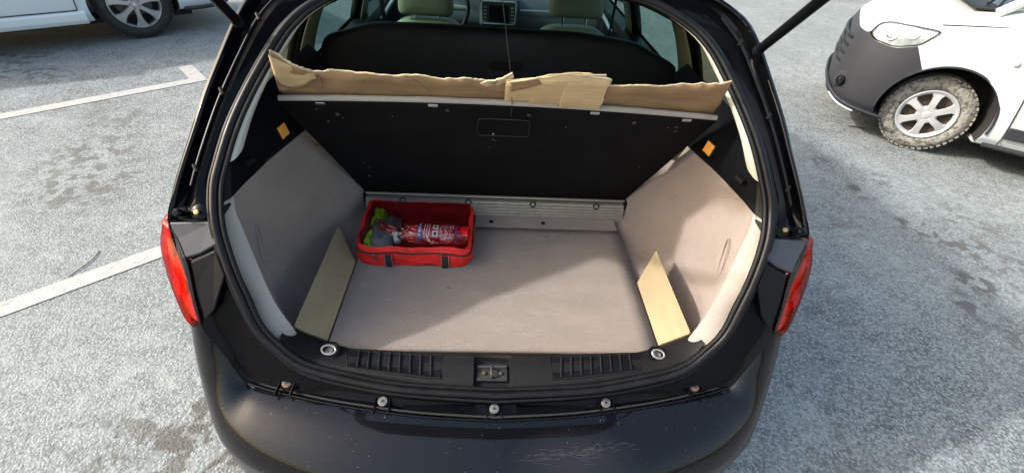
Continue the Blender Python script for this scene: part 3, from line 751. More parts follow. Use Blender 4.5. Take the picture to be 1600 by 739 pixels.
# wheels
def wheel(parent, c, axis, Rr, spokes, mt, mr_, style, w=.20, lug=5, star=False):
    """axis points outwards. Returns the wheel part with its sub-parts."""
    axis = Vector(axis).normalized(); up = Vector((0, 0, 1)); s = axis.cross(up).normalized(); c = Vector(c)
    rr = Rr * (.66 if style != 'cap' else .645)
    prof = [(-w, rr), (-w, rr * 1.15), (-w + .015, Rr * .93), (-w + .035, Rr * .99), (-w / 2, Rr), (-.035, Rr * .99), (-.012, Rr * .94), (.004, Rr * .84), (.004, Rr * .76), (-.006, rr * 1.03), (-.020, rr * .995), (-.05, rr * .97)]
    ty = obj('wheel', *lathe(prof, c, axis, 56, caps=False), mt, parent, angle=50)
    # tread blocks round the shoulder
    V = []; F = []
    n = 46
    for k in range(n):
        q = 2 * math.pi * k / n
        d = s * math.cos(q) + up * math.sin(q); t = axis.cross(d)
        v, f = box(c + axis * -.03 + d * Rr * .969, (.05, Rr * 2 * math.pi / n * .62, .012), (axis, t, d)); V, F = join((V, F), (v, f))
    tb = obj('tyre_tread', V, F, mt, ty, smooth=False); tb['kind'] = 'stuff'
    if style == 'alloy':
        rim = obj('rim', *lathe([(-.02, rr * 1.0), (.004, rr * 1.02), (.006, rr * .985), (-.006, rr * .945), (-.016, rr * .94), (-.016, rr * .98)], c, axis, 56, caps=False), mr_, ty, angle=50)
        obj('rim_barrel', *lathe([(-.014, rr * .96), (-.016, rr * .92), (-.06, rr * .90), (-.13, rr * .88), (-.132, rr * .10), (-.14, rr * .10), (-.14, rr * .96)], c, axis, 48, caps=False), M_STEELD, ty, angle=50)
        obj('brake_disc', *lathe([(-.10, rr * .72), (-.09, rr * .72), (-.09, rr * .2), (-.10, rr * .2)], c, axis, 40, caps=False), M_DISC, ty)
        for k in range(spokes):
            q = 2 * math.pi * (k + .25) / spokes; d = s * math.cos(q) + up * math.sin(q); t = axis.cross(d)
            P = []
            for r_, hw, a in ((.17, .045, .004), (.35, .036, .002), (.60, .042, -.004), (.80, .060, -.006), (.95, .088, -.010)):
                P.append((r_ * rr, hw * Rr * 1.9, a))
            V = []; F = []
            for r_, hw, a in P:
                for (h, e) in ((-hw, -.006), (-hw * .72, .008), (hw * .72, .008), (hw, -.006), (hw * .9, -.03), (-hw * .9, -.03)): V.append(c + d * r_ + t * h + axis * (a + e))
            for i in range(len(P) - 1):
                for j in range(6): F.append((i * 6 + j, i * 6 + (j + 1) % 6, (i + 1) * 6 + (j + 1) % 6, (i + 1) * 6 + j))
            F.append(tuple(range(6))); F.append(tuple((len(P) - 1) * 6 + j for j in range(6)))
            obj('spoke', V, F, mr_, ty, angle=35)
        hub = obj('hub', *lathe([(-.04, rr * .25), (.0, rr * .25), (.010, rr * .22), (.011, rr * .17), (.004, rr * .165)], c, axis, 32), mr_, ty, angle=30)
        obj('hub_cap', *lathe([(0, rr * .125), (.012, rr * .125), (.016, rr * .11), (.017, .002)], c, axis, 28), mr_, ty, angle=30)
        for k in range(3 if star else 0):                      # star in the cap
            q = math.pi / 2 + 2 * math.pi * k / 3; d = s * math.cos(q) + up * math.sin(q); t = axis.cross(d)
            obj('cap_star', *prism([c + axis * .0165 + t * .004, c + axis * .0165 - t * .004, c + axis * .0165 + d * rr * .10], axis * .002), M_CHROME, ty, smooth=False)
        for k in range(lug):
            q = 2 * math.pi * k / lug; d = s * math.cos(q) + up * math.sin(q)
            obj('wheel_bolt', *lathe([(0, .010), (.013, .010), (.014, .006)], c + d * rr * .19, axis, 6), M_STEEL, ty, smooth=False)
    else:
        obj('steel_rim', *lathe([(-.03, rr * .99), (-.02, rr), (-.03, rr * .9), (-.045, rr * .6), (-.04, rr * .2), (-.06, rr * .02)], c, axis, 40, caps=False), M_STEELW, ty, angle=40)
        # hubcap: a dished disc with six windows, built as ring + six broad spokes + centre
        obj('hubcap_ring', *lathe([(-.012, rr * 1.0), (.003, rr * 1.0), (.006, rr * .97), (.0, rr * .88), (-.010, rr * .84), (-.020, rr * .84)], c, axis, 48, caps=False), mr_, ty, angle=40)
        for k in range(spokes):
            q = 2 * math.pi * (k + .0) / spokes + .52; d = s * math.cos(q) + up * math.sin(q); t = axis.cross(d)
            V = []; F = []
            P = [(.22 * rr, .12 * rr, .012), (.38 * rr, .125 * rr, .016), (.58 * rr, .13 * rr, .012), (.74 * rr, .15 * rr, .004), (.90 * rr, .26 * rr, -.001)]
            for r_, hw, a in P:
                for (h, e) in ((-hw, -.012), (-hw * .80, .0), (hw * .80, .0), (hw, -.012), (hw * .9, -.022), (-hw * .9, -.022)): V.append(c + d * (r_ - (abs(h) ** 2) / (2 * rr) * (r_ / rr)) + t * h + axis * (a + e))
            for i in range(len(P) - 1):
                for j in range(6): F.append((i * 6 + j, i * 6 + (j + 1) % 6, (i + 1) * 6 + (j + 1) % 6, (i + 1) * 6 + j))
            F.append(tuple(range(6))); F.append(tuple((len(P) - 1) * 6 + j for j in range(6)))
            obj('hubcap_spoke', V, F, mr_, ty, angle=35)
            qq = q + math.pi / spokes; d3 = s * math.cos(qq) + up * math.sin(qq)
            obj('rim_hole', *lathe([(-.05, .016), (-.036, .016), (-.034, .010), (-.04, .009)], c + d3 * rr * .66, axis, 14), M_STEELW, ty)
        obj('hubcap_centre', *lathe([(-.02, rr * .36), (.004, rr * .36), (.012, rr * .31), (.014, rr * .20), (.011, rr * .185), (.014, rr * .16), (.015, .002)], c, axis, 36), mr_, ty, angle=30)
    return ty
for sx in (1, -1):
    for y in (1.47, 4.11):
        wheel(car, (.845 * sx, y, .315), (sx, 0, 0), .315, 10, M_TYRE, M_ALLOY, 'alloy', .2)

# ---- boot interior
# carpeted boot floor (slightly bowed front edge meets the sill trim)
fl = [[(x, y, z) for x in (-.470, -.25, 0, .25, .470)] for y, z in ((.775, .5965), (.81, .600), (1.0, .6005), (1.18, .600), (1.335, .600))]
boot_floor = obj('boot_floor', *patch(fl, 4, 4), M_FLOOR, car, solid=.018, seg_off=-1)
obj('boot_floor_end', *prism([(-.465, 1.338, .596), (.465, 1.338, .596), (.462, 1.398, .604), (-.462, 1.398, .604)], (0, 0, .004)), M_CARPET, car, smooth=False)
obj('boot_tray', *box((0, 1.16, .568), (1.34, .86, .02)), M_CARPET, car, smooth=False)
random.seed(77)
for i in range(16):
    x, y = random.uniform(-.40, .44), random.uniform(.80, 1.32)
    if x < -.05 and y > 1.08: y -= .28
    q = random.uniform(0, math.pi); ln = random.choice((.004, .006, .010, .018, .030))
    p0_ = Vector((x, y, .6022)); d_ = Vector((math.cos(q), math.sin(q), 0))
    obj('lint_thread', *tube([p0_ - d_ * ln, p0_ + Vector((0, 0, .0008)) + d_.orthogonal() * ln * .15, p0_ + d_ * ln], .0006 if ln > .008 else .0013, 5), (M_CARPETL, M_TWIG, M_CARPETL)[i % 3], boot_floor)
# cargo net studs on the floor end strip
for x in (-.02, .18):
    obj('floor_stud', *lathe([(0, .008), (.003, .008), (.004, .004)], (x, 1.365, .604), (0, 0, 1), 12), M_PLASTIC, boot_floor)
# dull metal step at the far end: ribs, screw cups, dark top lip
stp = obj('metal_step', *prism([(-.50, 1.398, .596), (-.50, 1.404, .600), (-.50, 1.426, .656), (-.50, 1.46, .658), (-.50, 1.46, .596)], (1.0, 0, 0)), M_ALU, car, smooth=False)
for i in range(5):
    t = .06 + i * .19
    obj('step_rib', *box((0, 1.404 + .022 * t - .001, .600 + .056 * t), (.985, .004, .0045), (Vector((1, 0, 0)), Vector((0, .93, .36)), Vector((0, -.36, .93)))), M_ALU, stp, smooth=False, bevel=.001)
for x in (-.36, -.11, .14, .39):
    obj('screw_cup', *lathe([(0, .012), (.004, .013), (.005, .010), (.001, .007)], (x, 1.425, .650), (0, -.93, .36), 14), M_PLASTIC, stp)

# pale carpet return just inside the seal and the carpeted side walls
EDGE = [((.668, .940), .986), ((.660, .915), .955), ((.653, .905), .93), ((.621, .858), .85), ((.580, .803), .755), ((.541, .776), .680), ((.538, .778), .645)]
for sx in (1, -1):
    so = [S[8] + Vector((.000, .030, .032)), S[8] + Vector((-.006, .026, .004)), S[8] + Vector((-.010, .012, -.022)), S[7] + Vector((-.006, .014, -.012)), S[6] + Vector((-.004, .014, -.035)), S[4] + Vector((.006, .014, -.010)), S[4] + Vector((.002, .012, -.045))]
    rows = [[p for p in so], [p.lerp(Vector((e[0], e[1], z)), .5) + Vector((.002, -.004, 0)) for p, (e, z) in zip(so, EDGE)], [Vector((e[0], e[1], z)) for e, z in EDGE],
            [Vector((e[0] + .012, e[1] + .010, z)) for e, z in EDGE]]
    v, f = patch(rows, 3, 4)
    obj('pale_carpet_return', [(p[0] * sx, p[1], p[2]) for p in v], f, M_CARPETL, car, angle=35)
    WZ = [(.985, .0), (.955, .04), (.91, .12), (.86, .28), (.81, .48), (.76, .70), (.71, .88), (.66, .98), (.62, 1.0), (.598, 1.0), (.584, 1.0), (.577, 1.0)]
    rows = []
    for z, b in WZ:
        ex = interp(z, [.68, .755, .85, .93, .955], [.541, .580, .621, .653, .662]); ey = interp(z, [.68, .755, .85, .93, .955], [.776, .803, .858, .905, .917])
        top = [(.668, .955), (.664, 1.02), (.654, 1.10), (.636, 1.20), (.612, 1.31), (.594, 1.42), (.588, 1.50)]
        bot = [(.640, .90), (.662, .98), (.658, 1.09), (.616, 1.20), (.556, 1.30), (.514, 1.40), (.503, 1.50)]
        r = [Vector((ex + .008, ey + .008, z))]
        for (tx, ty_), (bx, by) in zip(top, bot):
            xx, yy = tx + (bx - tx) * b, ty_ + (by - ty_) * b
            xx -= interp(z, [.577, .584, .598, .62], [.085, .045, .016, 0]) * (1 if yy > .86 else .3)
            xx -= .026 * math.exp(-((yy - 1.20) / .13) ** 2 - ((z - .80) / .085) ** 2)
            r.append(Vector((xx, yy, z)))
        rows.append(r)
    v, f = patch(rows, 4, 4)
    v = [Vector(p) + Vector((.004 * mnoise.noise(Vector(p) * 9 + Vector((sx * 5, 0, 0))), 0, 0)) for p in v]
    wl = obj('carpet_side_wall', [(p[0] * sx, p[1], p[2]) for p in v], f, M_CARPET, car, angle=60)
    # stitched loop outline on the wall near the return
    lp = []
    for i in range(26):
        q = 2 * math.pi * i / 26; y = .955 + .016 * math.cos(q); z = .80 + .07 * math.sin(q)
        lp.append(((interp(y, [.86, .98], [.648, .672]) - .010) * sx, y + .03 * math.sin(q) * .6, z))
    obj('wall_flap_outline', *tube(lp, .0016, 5, closed=True), M_CARPET, wl)

# black upper trim above the carpet (side shelf), its seal-side flank, latch and orange reflector
for sx in (1, -1):
    rows = [[(.672, .945, .986), (.664, 1.02, .986), (.652, 1.12, .986), (.630, 1.22, .986), (.606, 1.34, .986), (.590, 1.50, .986), (.585, 1.62, .986)],
            [(.678, .960, 1.000), (.664, 1.04, 1.004), (.648, 1.13, 1.006), (.626, 1.22, 1.008), (.606, 1.34, 1.008), (.592, 1.50, 1.008), (.588, 1.62, 1.008)],
            [(.682, .985, 1.045), (.668, 1.06, 1.055), (.648, 1.14, 1.06), (.630, 1.23, 1.062), (.616, 1.34, 1.062), (.606, 1.50, 1.062), (.602, 1.62, 1.062)],
            [(.672, 1.03, 1.10), (.664, 1.09, 1.115), (.652, 1.17, 1.12), (.645, 1.26, 1.12), (.640, 1.36, 1.12), (.636, 1.50, 1.12), (.634, 1.62, 1.12)],
            [(.655, 1.085, 1.155), (.652, 1.13, 1.16), (.652, 1.20, 1.16), (.655, 1.28, 1.16), (.66, 1.38, 1.16), (.665, 1.50, 1.15), (.668, 1.62, 1.15)]]
    v, f = patch(rows, 4, 4)
    ut = obj('upper_side_trim', [(p[0] * sx, p[1], p[2]) for p in v], f, M_PLASTIC2, car, angle=40)
    rows = [[S[8] + Vector((-.012, .022, .012)), S[9] + Vector((-.010, .02, -.002)), S[10] + Vector((-.010, .02, .0)), S[11] + Vector((-.014, .02, 0))],
            [(.668, .925, .975), (.675, .96, 1.01), (.674, 1.0, 1.06), (.660, 1.055, 1.125)], [(.672, .945, .984), (.678, .975, 1.02), (.676, 1.02, 1.07), (.660, 1.07, 1.135)]]
    v, f = patch(rows, 3, 4)
    obj('trim_flank', [(p[0] * sx, p[1], p[2]) for p in v], f, M_PLASTIC, ut, angle=40)
    ax = (Vector((-.25 * sx, .97, .04)).normalized(), Vector((.97 * sx, .25, .0)).normalized(), Vector((0, 0, 1)))
    lt = obj('shelf_latch', *box((.655 * sx, 1.035, 1.030), (.030, .016, .014), ax), M_PLASTIC, ut, smooth=False, bevel=.003)
    ax = (Vector((-.17 * sx, .985, .02)).normalized(), Vector((.93 * sx, .16, -.33)).normalized(), Vector((.25 * sx, .05, .97)).normalized())
    obj('orange_reflector', *box((.626 * sx, 1.195, 1.038), (.036, .010, .034), ax), M_ORANGE, ut, smooth=False, bevel=.002)
    obj('reflector_frame', *box((.629 * sx, 1.195, 1.038), (.043, .010, .040), ax), M_PLASTIC, ut, smooth=False, bevel=.002)
    # beige D-pillar lining that arches into the headlining
    r0, r1, r2_, r3 = [], [], [], []
    for k in range(10, 19):
        inw = (S[k] - O[k]).normalized() if k < 17 else Vector((0, .2, -.98))
        s_ = S[k] + inw * .016
        fw_ = Vector((0, .75, .25)) if k < 15 else Vector((0, .95, 0))
        r0.append(s_ + Vector((0, .002, 0))); r1.append(s_ + inw * .014 + fw_ * .020); r2_.append(s_ + inw * .022 + fw_ * .065); r3.append(s_ + inw * .012 + fw_ * .13)
    v, f = patch([r0, r1, r2_, r3], 4, 4)
    obj('pillar_lining', [(p[0] * sx, p[1], p[2]) for p in v], f, M_BEIGE, car, angle=50)

# sill trim: black plastic load edge
def sill_pt(x):
    ax_ = abs(x)
    yi = interp(ax_, [0, .2, .40, .47, .52, .545, .562], [.757, .757, .765, .778, .788, .790, .784]); zi = interp(ax_, [0, .2, .40, .47, .52, .545, .562], [.610, .610, .613, .622, .640, .662, .676])
    yo = interp(ax_, [0, .2, .38, .47, .52, .545, .562], [.664, .671, .687, .701, .714, .726, .740]); zo = interp(ax_, [0, .2, .38, .47, .52, .545, .562], [.590, .598, .615, .628, .643, .659, .680])
    return yi, zi, yo, zo
rows = []
xs = [-.562, -.545, -.52, -.47, -.40, -.3, -.2, -.1, -.068, -.062, -.058, .034, .038, .044, .1, .2, .3, .40, .47, .52, .545, .562]
for x in xs:
    yi, zi, yo, zo = sill_pt(x)
    drop = .020 if -.060 < x < .036 else 0
    rows.append([(x, yi + .006, zi - .05), (x, yi + .004, zi - .008), (x, yi, zi), (x, yi * .9 + yo * .1, zi + .002 - drop * .1), (x, yi * .8 + yo * .2, zi * .8 + zo * .2 + .004 - drop), (x, yi * .5 + yo * .5, zi * .5 + zo * .5 + .006 - drop), (x, yi * .12 + yo * .88, zo + .004 - drop * .8), (x, yo, zo - .004 - drop * .4), (x, yo - .006, zo - .02)])
v, f = patch(rows, 1, 3)
sill = obj('sill_trim', v, f, M_PLASTIC, car, angle=40)
def on_sill(x, t, lift=0):
    yi, zi, yo, zo = sill_pt(x); return Vector((x, yi + (yo - yi) * t, zi + (zo - zi) * t + .0065 * (1 - (2 * t - 1) ** 2) + lift))
for sx in (1, -1):
    # recessed tread field: dark floor, raised frame, ribs
    top = [on_sill(x * sx, .10, .0012) for x in (.150, .22, .29, .36, .412)]; bot = [on_sill(x * sx, .84, .0012) for x in (.392, .34, .28, .21, .150)]
    v, f = prism(top + bot, (0, 0, .0012)); tf = obj('tread_field', v, f, M_PLASTIC2, sill, smooth=False)
    obj('tread_frame', *tube(top + bot, .0028, 6, closed=True), M_PLASTIC, sill)
    for i in range(8):
        x = .180 + i * .0275
        a, b_ = on_sill(x * sx, .13, .004), on_sill((x - .006) * sx, .80, .004)
        obj('tread_rib', *tube([a, a.lerp(b_, .5) + Vector((0, 0, .0006)), b_], .0027, 6), M_PLASTIC, sill)
    # lashing ring in its cup
    c0 = on_sill(.449 * sx, .36, .0)
    cup = obj('ring_cup', *lathe([(.0, .027), (.003, .027), (.0035, .023), (.0012, .020), (.0012, .001)], c0, (0, -.12, .99), 28), M_PLASTIC2, sill)
    obj('cup_plate', *lathe([(.0012, .011), (.0045, .010), (.005, .007), (.0035, .005), (.0035, .001)], c0, (0, -.12, .99), 20), M_WASHER, sill)
    rp = [c0 + Vector((.0175 * math.cos(q), .0115 * math.sin(q) - .003, .009 + .005 * math.sin(q - .6))) for q in [2 * math.pi * i / 24 for i in range(24)]]
    obj('lashing_ring', *tube(rp, .0028, 8, closed=True), M_WASHER2, sill)
# latch in its recess in the middle
obj('latch_plate', *box((-.012, .708, .5915), (.082, .050, .004)), M_DARK, sill, smooth=False, bevel=.001)
obj('latch_rail', *box((-.012, .722, .5965), (.080, .007, .008)), M_STEELD, sill, smooth=False, bevel=.001)
obj('latch_striker', *tube(cr([(-.014, .722, .594), (-.014, .716, .606), (-.014, .704, .609), (-.014, .694, .605), (-.014, .690, .594)], 4), .0034, 8), M_STEELD, sill)
for x in (-.034, .011):
    obj('latch_bolt', *lathe([(0, .006), (.005, .006), (.006, .003)], (x, .704, .593), (0, 0, 1), 6), M_STEELW, sill, smooth=False)

# ---- seats and dashboard seen through the boot
def cushion(name, outline, y_of, thick, mat, parent, puff=.02):
    """Seat back: outline in (x, z), front face puffed."""
    n = len(outline); cx = sum(p[0] for p in outline) / n; cz = sum(p[1] for p in outline) / n
    V = []; F = []
    rings = ((1.0, 0), (.985, -.012), (.93, -.022), (.75, -.028), (.4, -.03))
    for s_, d in rings:
        for x, z in outline:
            xx = cx + (x - cx) * s_; zz = cz + (z - cz) * s_; V.append((xx, y_of(zz) + d, zz))
    for i in range(len(rings) - 1):
        for k in range(n): F.append((i * n + k, i * n + (k + 1) % n, (i + 1) * n + (k + 1) % n, (i + 1) * n + k))
    F.append(tuple((len(rings) - 1) * n + k for k in range(n)))
    b0 = len(V)
    for x, z in outline: V.append((cx + (x - cx) * .97, y_of(z) + thick, cz + (z - cz) * .93))
    for k in range(n): F.append((k, (k + 1) % n, b0 + (k + 1) % n, b0 + k))
    F.append(tuple(b0 + k for k in range(n)))
    return obj(name, V, F, mat, parent, angle=45)
ol = rounded([(-.690, .60, 0), (.700, .60, 0), (.712, 1.03, 0), (.702, 1.085, 0), (.52, 1.165, 0), (.30, 1.184, 0), (-.30, 1.186, 0), (-.50, 1.182, 0), (-.662, 1.13, 0), (-.688, 1.09, 0), (-.695, 1.03, 0)], .035, 4)
rs = cushion('rear_seat_back', [(p.x, p.y) for p in ol], lambda z: 1.74 + (z - .6) * .12, .06, M_DARKSEAT, car)
obj('seat_hatch_pull', *prism([(p.x, 1.770, p.y) for p in rounded([(-.045, 1.045, 0), (.085, 1.045, 0), (.085, 1.075, 0), (-.045, 1.075, 0)], .014, 3)], (0, -.012, 0)), M_PLASTIC, rs, smooth=False, bevel=.002)
obj('rear_seat_cushion', *box((0, 2.1, .52), (1.36, .5, .18)), M_DARKSEAT, car, smooth=True, bevel=.05)
obj('load_bay_floor', *box((0, 1.62, .585), (1.14, .32, .03)), M_CARPET, car, smooth=False)
for sx in (1, -1):
    # beige bolsters that peep out beside the seat back
    obj('seat_side_bolster', *lathe([(-.10, .012), (-.09, .035), (-.05, .05), (.0, .055), (.035, .048), (.055, .03), (.062, .008)], (.748 * sx, 1.80, 1.00), (0, .15, .98), 18), M_BEIGE, car)
def front_seat(cx, head_z, tilt):
    o2 = rounded([(cx - .235, .45, 0), (cx + .235, .45, 0), (cx + .235, .80, 0), (cx + .205, .935, 0), (cx + .13, .985, 0), (cx - .13, .985, 0), (cx - .205, .935, 0), (cx - .235, .80, 0)], .06, 4)
    st = cushion('front_seat', [(p.x, p.y) for p in o2], lambda z: 2.78 - (z - .45) * .2, .13, M_BEIGE2, car)
    o3 = rounded([(cx - .150, head_z, 0), (cx + .150, head_z, 0), (cx + .145, head_z + .10, 0), (cx + .115, head_z + .155, 0), (cx - .115, head_z + .155, 0), (cx - .145, head_z + .10, 0)], .035, 4)
    cushion('headrest', [(p.x, p.y) for p in o3], lambda z: 2.68, .10, M_BEIGE2, st)
    for q in (-.065, .065):
        obj('headrest_post', *tube([(cx + q, 2.71, .95), (cx + q, 2.72, head_z + .04)], .007, 8), M_CHROME, st)
    obj('seat_squab', *box((cx, 3.08, .45), (.50, .50, .16)), M_BEIGE2, st, bevel=.05)
front_seat(-.40, 1.005, 0)
front_seat(.425, 1.035, 0)
# dashboard
db = [[(x, y, z) for x in (-.80, -.4, 0, .4, .80)] for y, z in ((3.62, .55), (3.48, .72), (3.44, .80), (3.50, .90), (3.62, .945), (3.85, .955), (4.05, .96))]
dash = obj('dashboard', *patch(db, 3, 3), M_GREYDASH, car, angle=50)
obj('dash_trim_line', *tube([(.16, 3.452, .885), (.5, 3.462, .887), (.74, 3.466, .887)], .006, 6), M_ALLOY, dash)
obj('centre_console', *prism([(-.125, 3.40, .78), (-.13, 3.42, .955), (.145, 3.42, .955), (.14, 3.40, .78)], (0, .14, 0)), M_GREYDASH, dash, smooth=False, bevel=.012)
obj('radio_frame', *tube([Vector(p) for p in rounded([(-.110, 3.398, .80), (-.115, 3.416, .940), (.128, 3.416, .940), (.123, 3.398, .80)], .02, 4)], .006, 6, closed=True), M_ALLOY, dash)
obj('radio_screen', *prism([(-.062, 3.401, .812), (-.062, 3.412, .918), (.076, 3.412, .918), (.076, 3.401, .812)], (0, -.004, 0)), M_SCREEN, dash, smooth=False)
for q in (-.088, .102):
    for i in range(5):
        obj('radio_button', *box((q, 3.402 + i * .002, .815 + i * .022), (.022, .008, .011)), M_ALLOY, dash, smooth=False, bevel=.002)
cw = Vector((-.385, 3.22, .93)); ua, ub = Vector((1, 0, 0)), Vector((0, .38, .925))
rimp = [cw + (ua * math.cos(q) + ub * math.sin(q)) * .187 for q in [2 * math.pi * i / 40 for i in range(40)]]
sw = obj('steering_wheel', *tube(rimp, .0155, 10, closed=True), M_PLASTIC, car)
obj('wheel_hub', *lathe([(-.02, .06), (.0, .085), (.03, .08), (.04, .05), (.045, .01)], cw, ua.cross(ub) * -1, 20), M_PLASTIC, sw)
for q in (0, math.pi, -math.pi / 2):
    d = ua * math.cos(q) + ub * math.sin(q); obj('wheel_spoke', *tube([cw + d * .06, cw + d * .18], [.02, .014], 8), M_ALLOY, sw)
for sx in (1, -1):
    obj('seat_belt', *tube([(.665 * sx, 2.80, 1.32), (.655 * sx, 2.78, 1.0), (.64 * sx, 2.80, .5)], .014, 6, flat=.15), M_BLACKW, car)
    obj('door_rail', *tube(cr([(.71 * sx, 2.95, .90), (.70 * sx, 3.2, .93), (.71 * sx, 3.6, .93)], 3), .012, 6), M_ALLOY, car)

# ---- tailgate swung up on its roof hinges, with gas struts
TH = Vector((0, 1.405, 1.466)); TA = R(42)
td = Vector((0, -math.cos(TA), math.sin(TA))); tn = Vector((0, math.sin(TA), math.cos(TA)))
def tg(x, s_, h): return Vector((x, 0, 0)) + TH + td * s_ + tn * h
tw = lambda s_: interp(s_, [0, .25, .55, .8, 1.16], [.585, .66, .73, .76, .70])
bulge = lambda s_: interp(s_, [0, .12, .55, .62, .9, 1.16], [.0, .045, .035, .06, .07, .0])
def tpatch(s0, s1, w0, w1, hoff, ns=6):
    rr = []
    for i in range(ns + 1):
        s_ = s0 + (s1 - s0) * i / ns
        rr.append([tg(x * (tw(s_) + 0), s_, bulge(s_) * (1 - .6 * abs(x) ** 3) + hoff) for x in [w0 + (w1 - w0) * j / 8 for j in range(9)]])
    return patch(rr, 2, 2)
gate = obj('tailgate', *join(tpatch(.62, 1.16, -1, 1, 0), tpatch(.0, .05, -1, 1, 0, 2), tpatch(.05, .62, -1, -.92, 0), tpatch(.05, .62, .92, 1, 0)), M_BLACK, car, angle=50, solid=.03)
obj('tailgate_window', *tpatch(.05, .62, -.92, .92, -.006), M_WIND, gate, angle=60)
obj('tailgate_lining', *tpatch(.66, 1.12, -.9, .9, -.045), M_PLASTIC, gate, angle=60, solid=.01)
obj('tailgate_latch', *box(tg(-.012, 1.10, -.035), (.08, .05, .04)), M_STEEL, gate, smooth=False, bevel=.004)
for sx in (1, -1):
    a = Vector((.668 * sx, 1.215, 1.318)); b_ = Vector((.598 * sx, .72, 1.71)) + Vector((-.01 * sx, -.10, .085))
    st = obj('gas_strut', *tube([a, a.lerp(b_, .58), a.lerp(b_, .585), b_], [.0125, .0125, .006, .006], 12), M_PLASTIC2, car)
    obj('strut_socket', *lathe([(-.012, .010), (.0, .014), (.014, .014), (.022, .009)], a, b_ - a, 14), M_PLASTIC, st)
    obj('strut_socket', *lathe([(-.012, .010), (.0, .012), (.014, .012), (.04, .009)], b_, b_ - a, 14), M_PLASTIC, st)

# ================================================================ things in the boot
PB, PT = Vector((0, 1.452, .672)), Vector((0, 1.168, 1.142))
pd = (PT - PB).normalized(); pn = Vector((0, pd.z, -pd.y)); PL = (PT - PB).length
def pan(x, t, h=0.0):
    """Point on the raised panel: x as a fraction of its half width, t along its height, h towards the seats."""
    hw = .503 + (.600 - .503) * t
    bow = .016 * (1 - x * x) * t
    return Vector((x * hw, 0, 0)) + PB + pd * (PL * t + bow) + pn * (h + .006 * (1 - x * x) * t)
panel = thing('raised_floor_panel', 'black felt backed boot floor panel propped up with pale carpet edge', 'floor panel', tuple(PB))
xs = [-1 + i / 8 for i in range(17)]
back = [[pan(x, t, -.001) for x in xs] for t in (0, .25, .5, .75, .97, 1)]
front = [[pan(x, t, .013) for x in xs] for t in (0, .25, .5, .75, .97, 1)]
bv, bf = grid_mesh(back); fv, ff = grid_mesh(front)
obj('felt_back', bv, bf, M_FELT, panel, solid=.004)
obj('carpet_face', fv, ff, M_CARPETL, panel, solid=.004)
core = [[pan(x, t, h) for x in xs] for t, h in ((.004, .0005), (.004, .012), (.996, .012), (.996, .0005), (.004, .0005))]
obj('panel_core', *grid_mesh(core), M_FELT, panel, angle=30)
ed = [pan(x, 1.0, .006) for x in [-1 + i / 24 for i in range(49)]]
random.seed(4)
ev, ef = tube([p + pd * random.uniform(-.0012, .0012) for p in ed], .0092, 8); obj('carpet_edge', ev, ef, M_CARPETL, panel, angle=60)
for sx in (-1, 1):
    obj('side_edge', *tube([pan(sx, t, .006) for t in (0, .2, .4, .6, .8, .985)], .0085, 8), M_FELT, panel)
# carpet tabs glued over the edge, one dark clip, specks of fluff
for x, m_ in ((-.82, M_STEEL), (-.32, M_CARPETL), (.42, M_CARPETL), (.86, M_CARPETL)):
    c0 = pan(x, .988, -.006)
    obj('edge_tab', *box(c0, (.026, .005, .009), (Vector((1, 0, 0)), pn, pd)), m_, panel, smooth=False, bevel=.002)
for x, t in ((-.78, .90), (-.26, .95), (.12, .94), (.63, .93)):
    obj('rivet', *lathe([(0, .006), (.002, .006), (.003, .002)], pan(x, t, -.005), -pn, 10), M_STEELW, panel)
# recessed handle
hc = [pan(x, t, -.006) for x, t in ((-.118, .905), (.13, .905), (.142, .755), (-.13, .755))]
hv, hf = prism(rounded(hc, .016, 4), pn * -.003); hd = obj('handle_plate', hv, hf, M_PLASTIC2, panel, smooth=False)
obj('handle_rim', *tube([p - pn * .0035 for p in rounded(hc, .016, 4)], .0013, 6, closed=True), M_GREYPL, panel)
random.seed(12)
for i in range(18):
    c0 = pan(random.uniform(-.9, .9), random.choice((random.uniform(.2, .98), random.uniform(.82, .98))), -.0075); q = random.uniform(0, 3.1); ln = random.choice((.001, .0012, .002, .005))
    d1 = Vector((math.cos(q), 0, 0)) + pd * math.sin(q)
    obj('lint_speck', *tube([c0 - d1 * ln, c0 + d1 * ln], .0008 if ln < .004 else .0005, 5), M_CARPETL, panel)
obj('handle_catch', *box(pan(-.045, .775, -.011), (.006, .003, .004), (Vector((1, 0, 0)), pn, pd)), M_WASHER2, panel, smooth=False, bevel=.001)
# metal hinge profile along the lower edge
obj('hinge_profile', *tube([pan(-1.0, .0, -.004) + Vector((0, -.006, -.004)), pan(1.0, 0, -.004) + Vector((0, -.006, -.004))], .0055, 8), M_ALU, panel)
obj('hinge_barrel', *tube([pan(-1.02, .0, .004) + Vector((0, -.004, -.016)), pan(1.02, 0, .004) + Vector((0, -.004, -.016))], .010, 10), M_PLASTIC, panel)
for sx in (-1, 1):
    obj('hinge_end', *box((.508 * sx, 1.448, .652), (.02, .045, .035)), M_PLASTIC, panel, smooth=False, bevel=.005)

# cord that holds the panel up to the tailgate
cpts = cr([pan(.035, .93, -.010), pan(.035, .992, -.010), pan(.035, 1.012, .0), Vector((.012, 1.12, 1.25)), Vector((-.009, 1.05, 1.382)), Vector((-.045, .92, 1.61)), Vector((-.07, .80, 1.83)), Vector((-.085, .72, 1.985))], 5)
cord = thing('holding_cord', 'thin dark cord running from the raised panel up to the tailgate', 'cord', tuple(cpts[0]))
obj('thin_string', *tube(cpts, .0011, 6), M_STRING, cord)
obj('cord_sleeve', *tube([cpts[int(len(cpts) * .655)] , cpts[int(len(cpts) * .69)], cpts[int(len(cpts) * .8)], cpts[-1]], [.003, .0055, .006, .006], 8), M_STRING, cord)

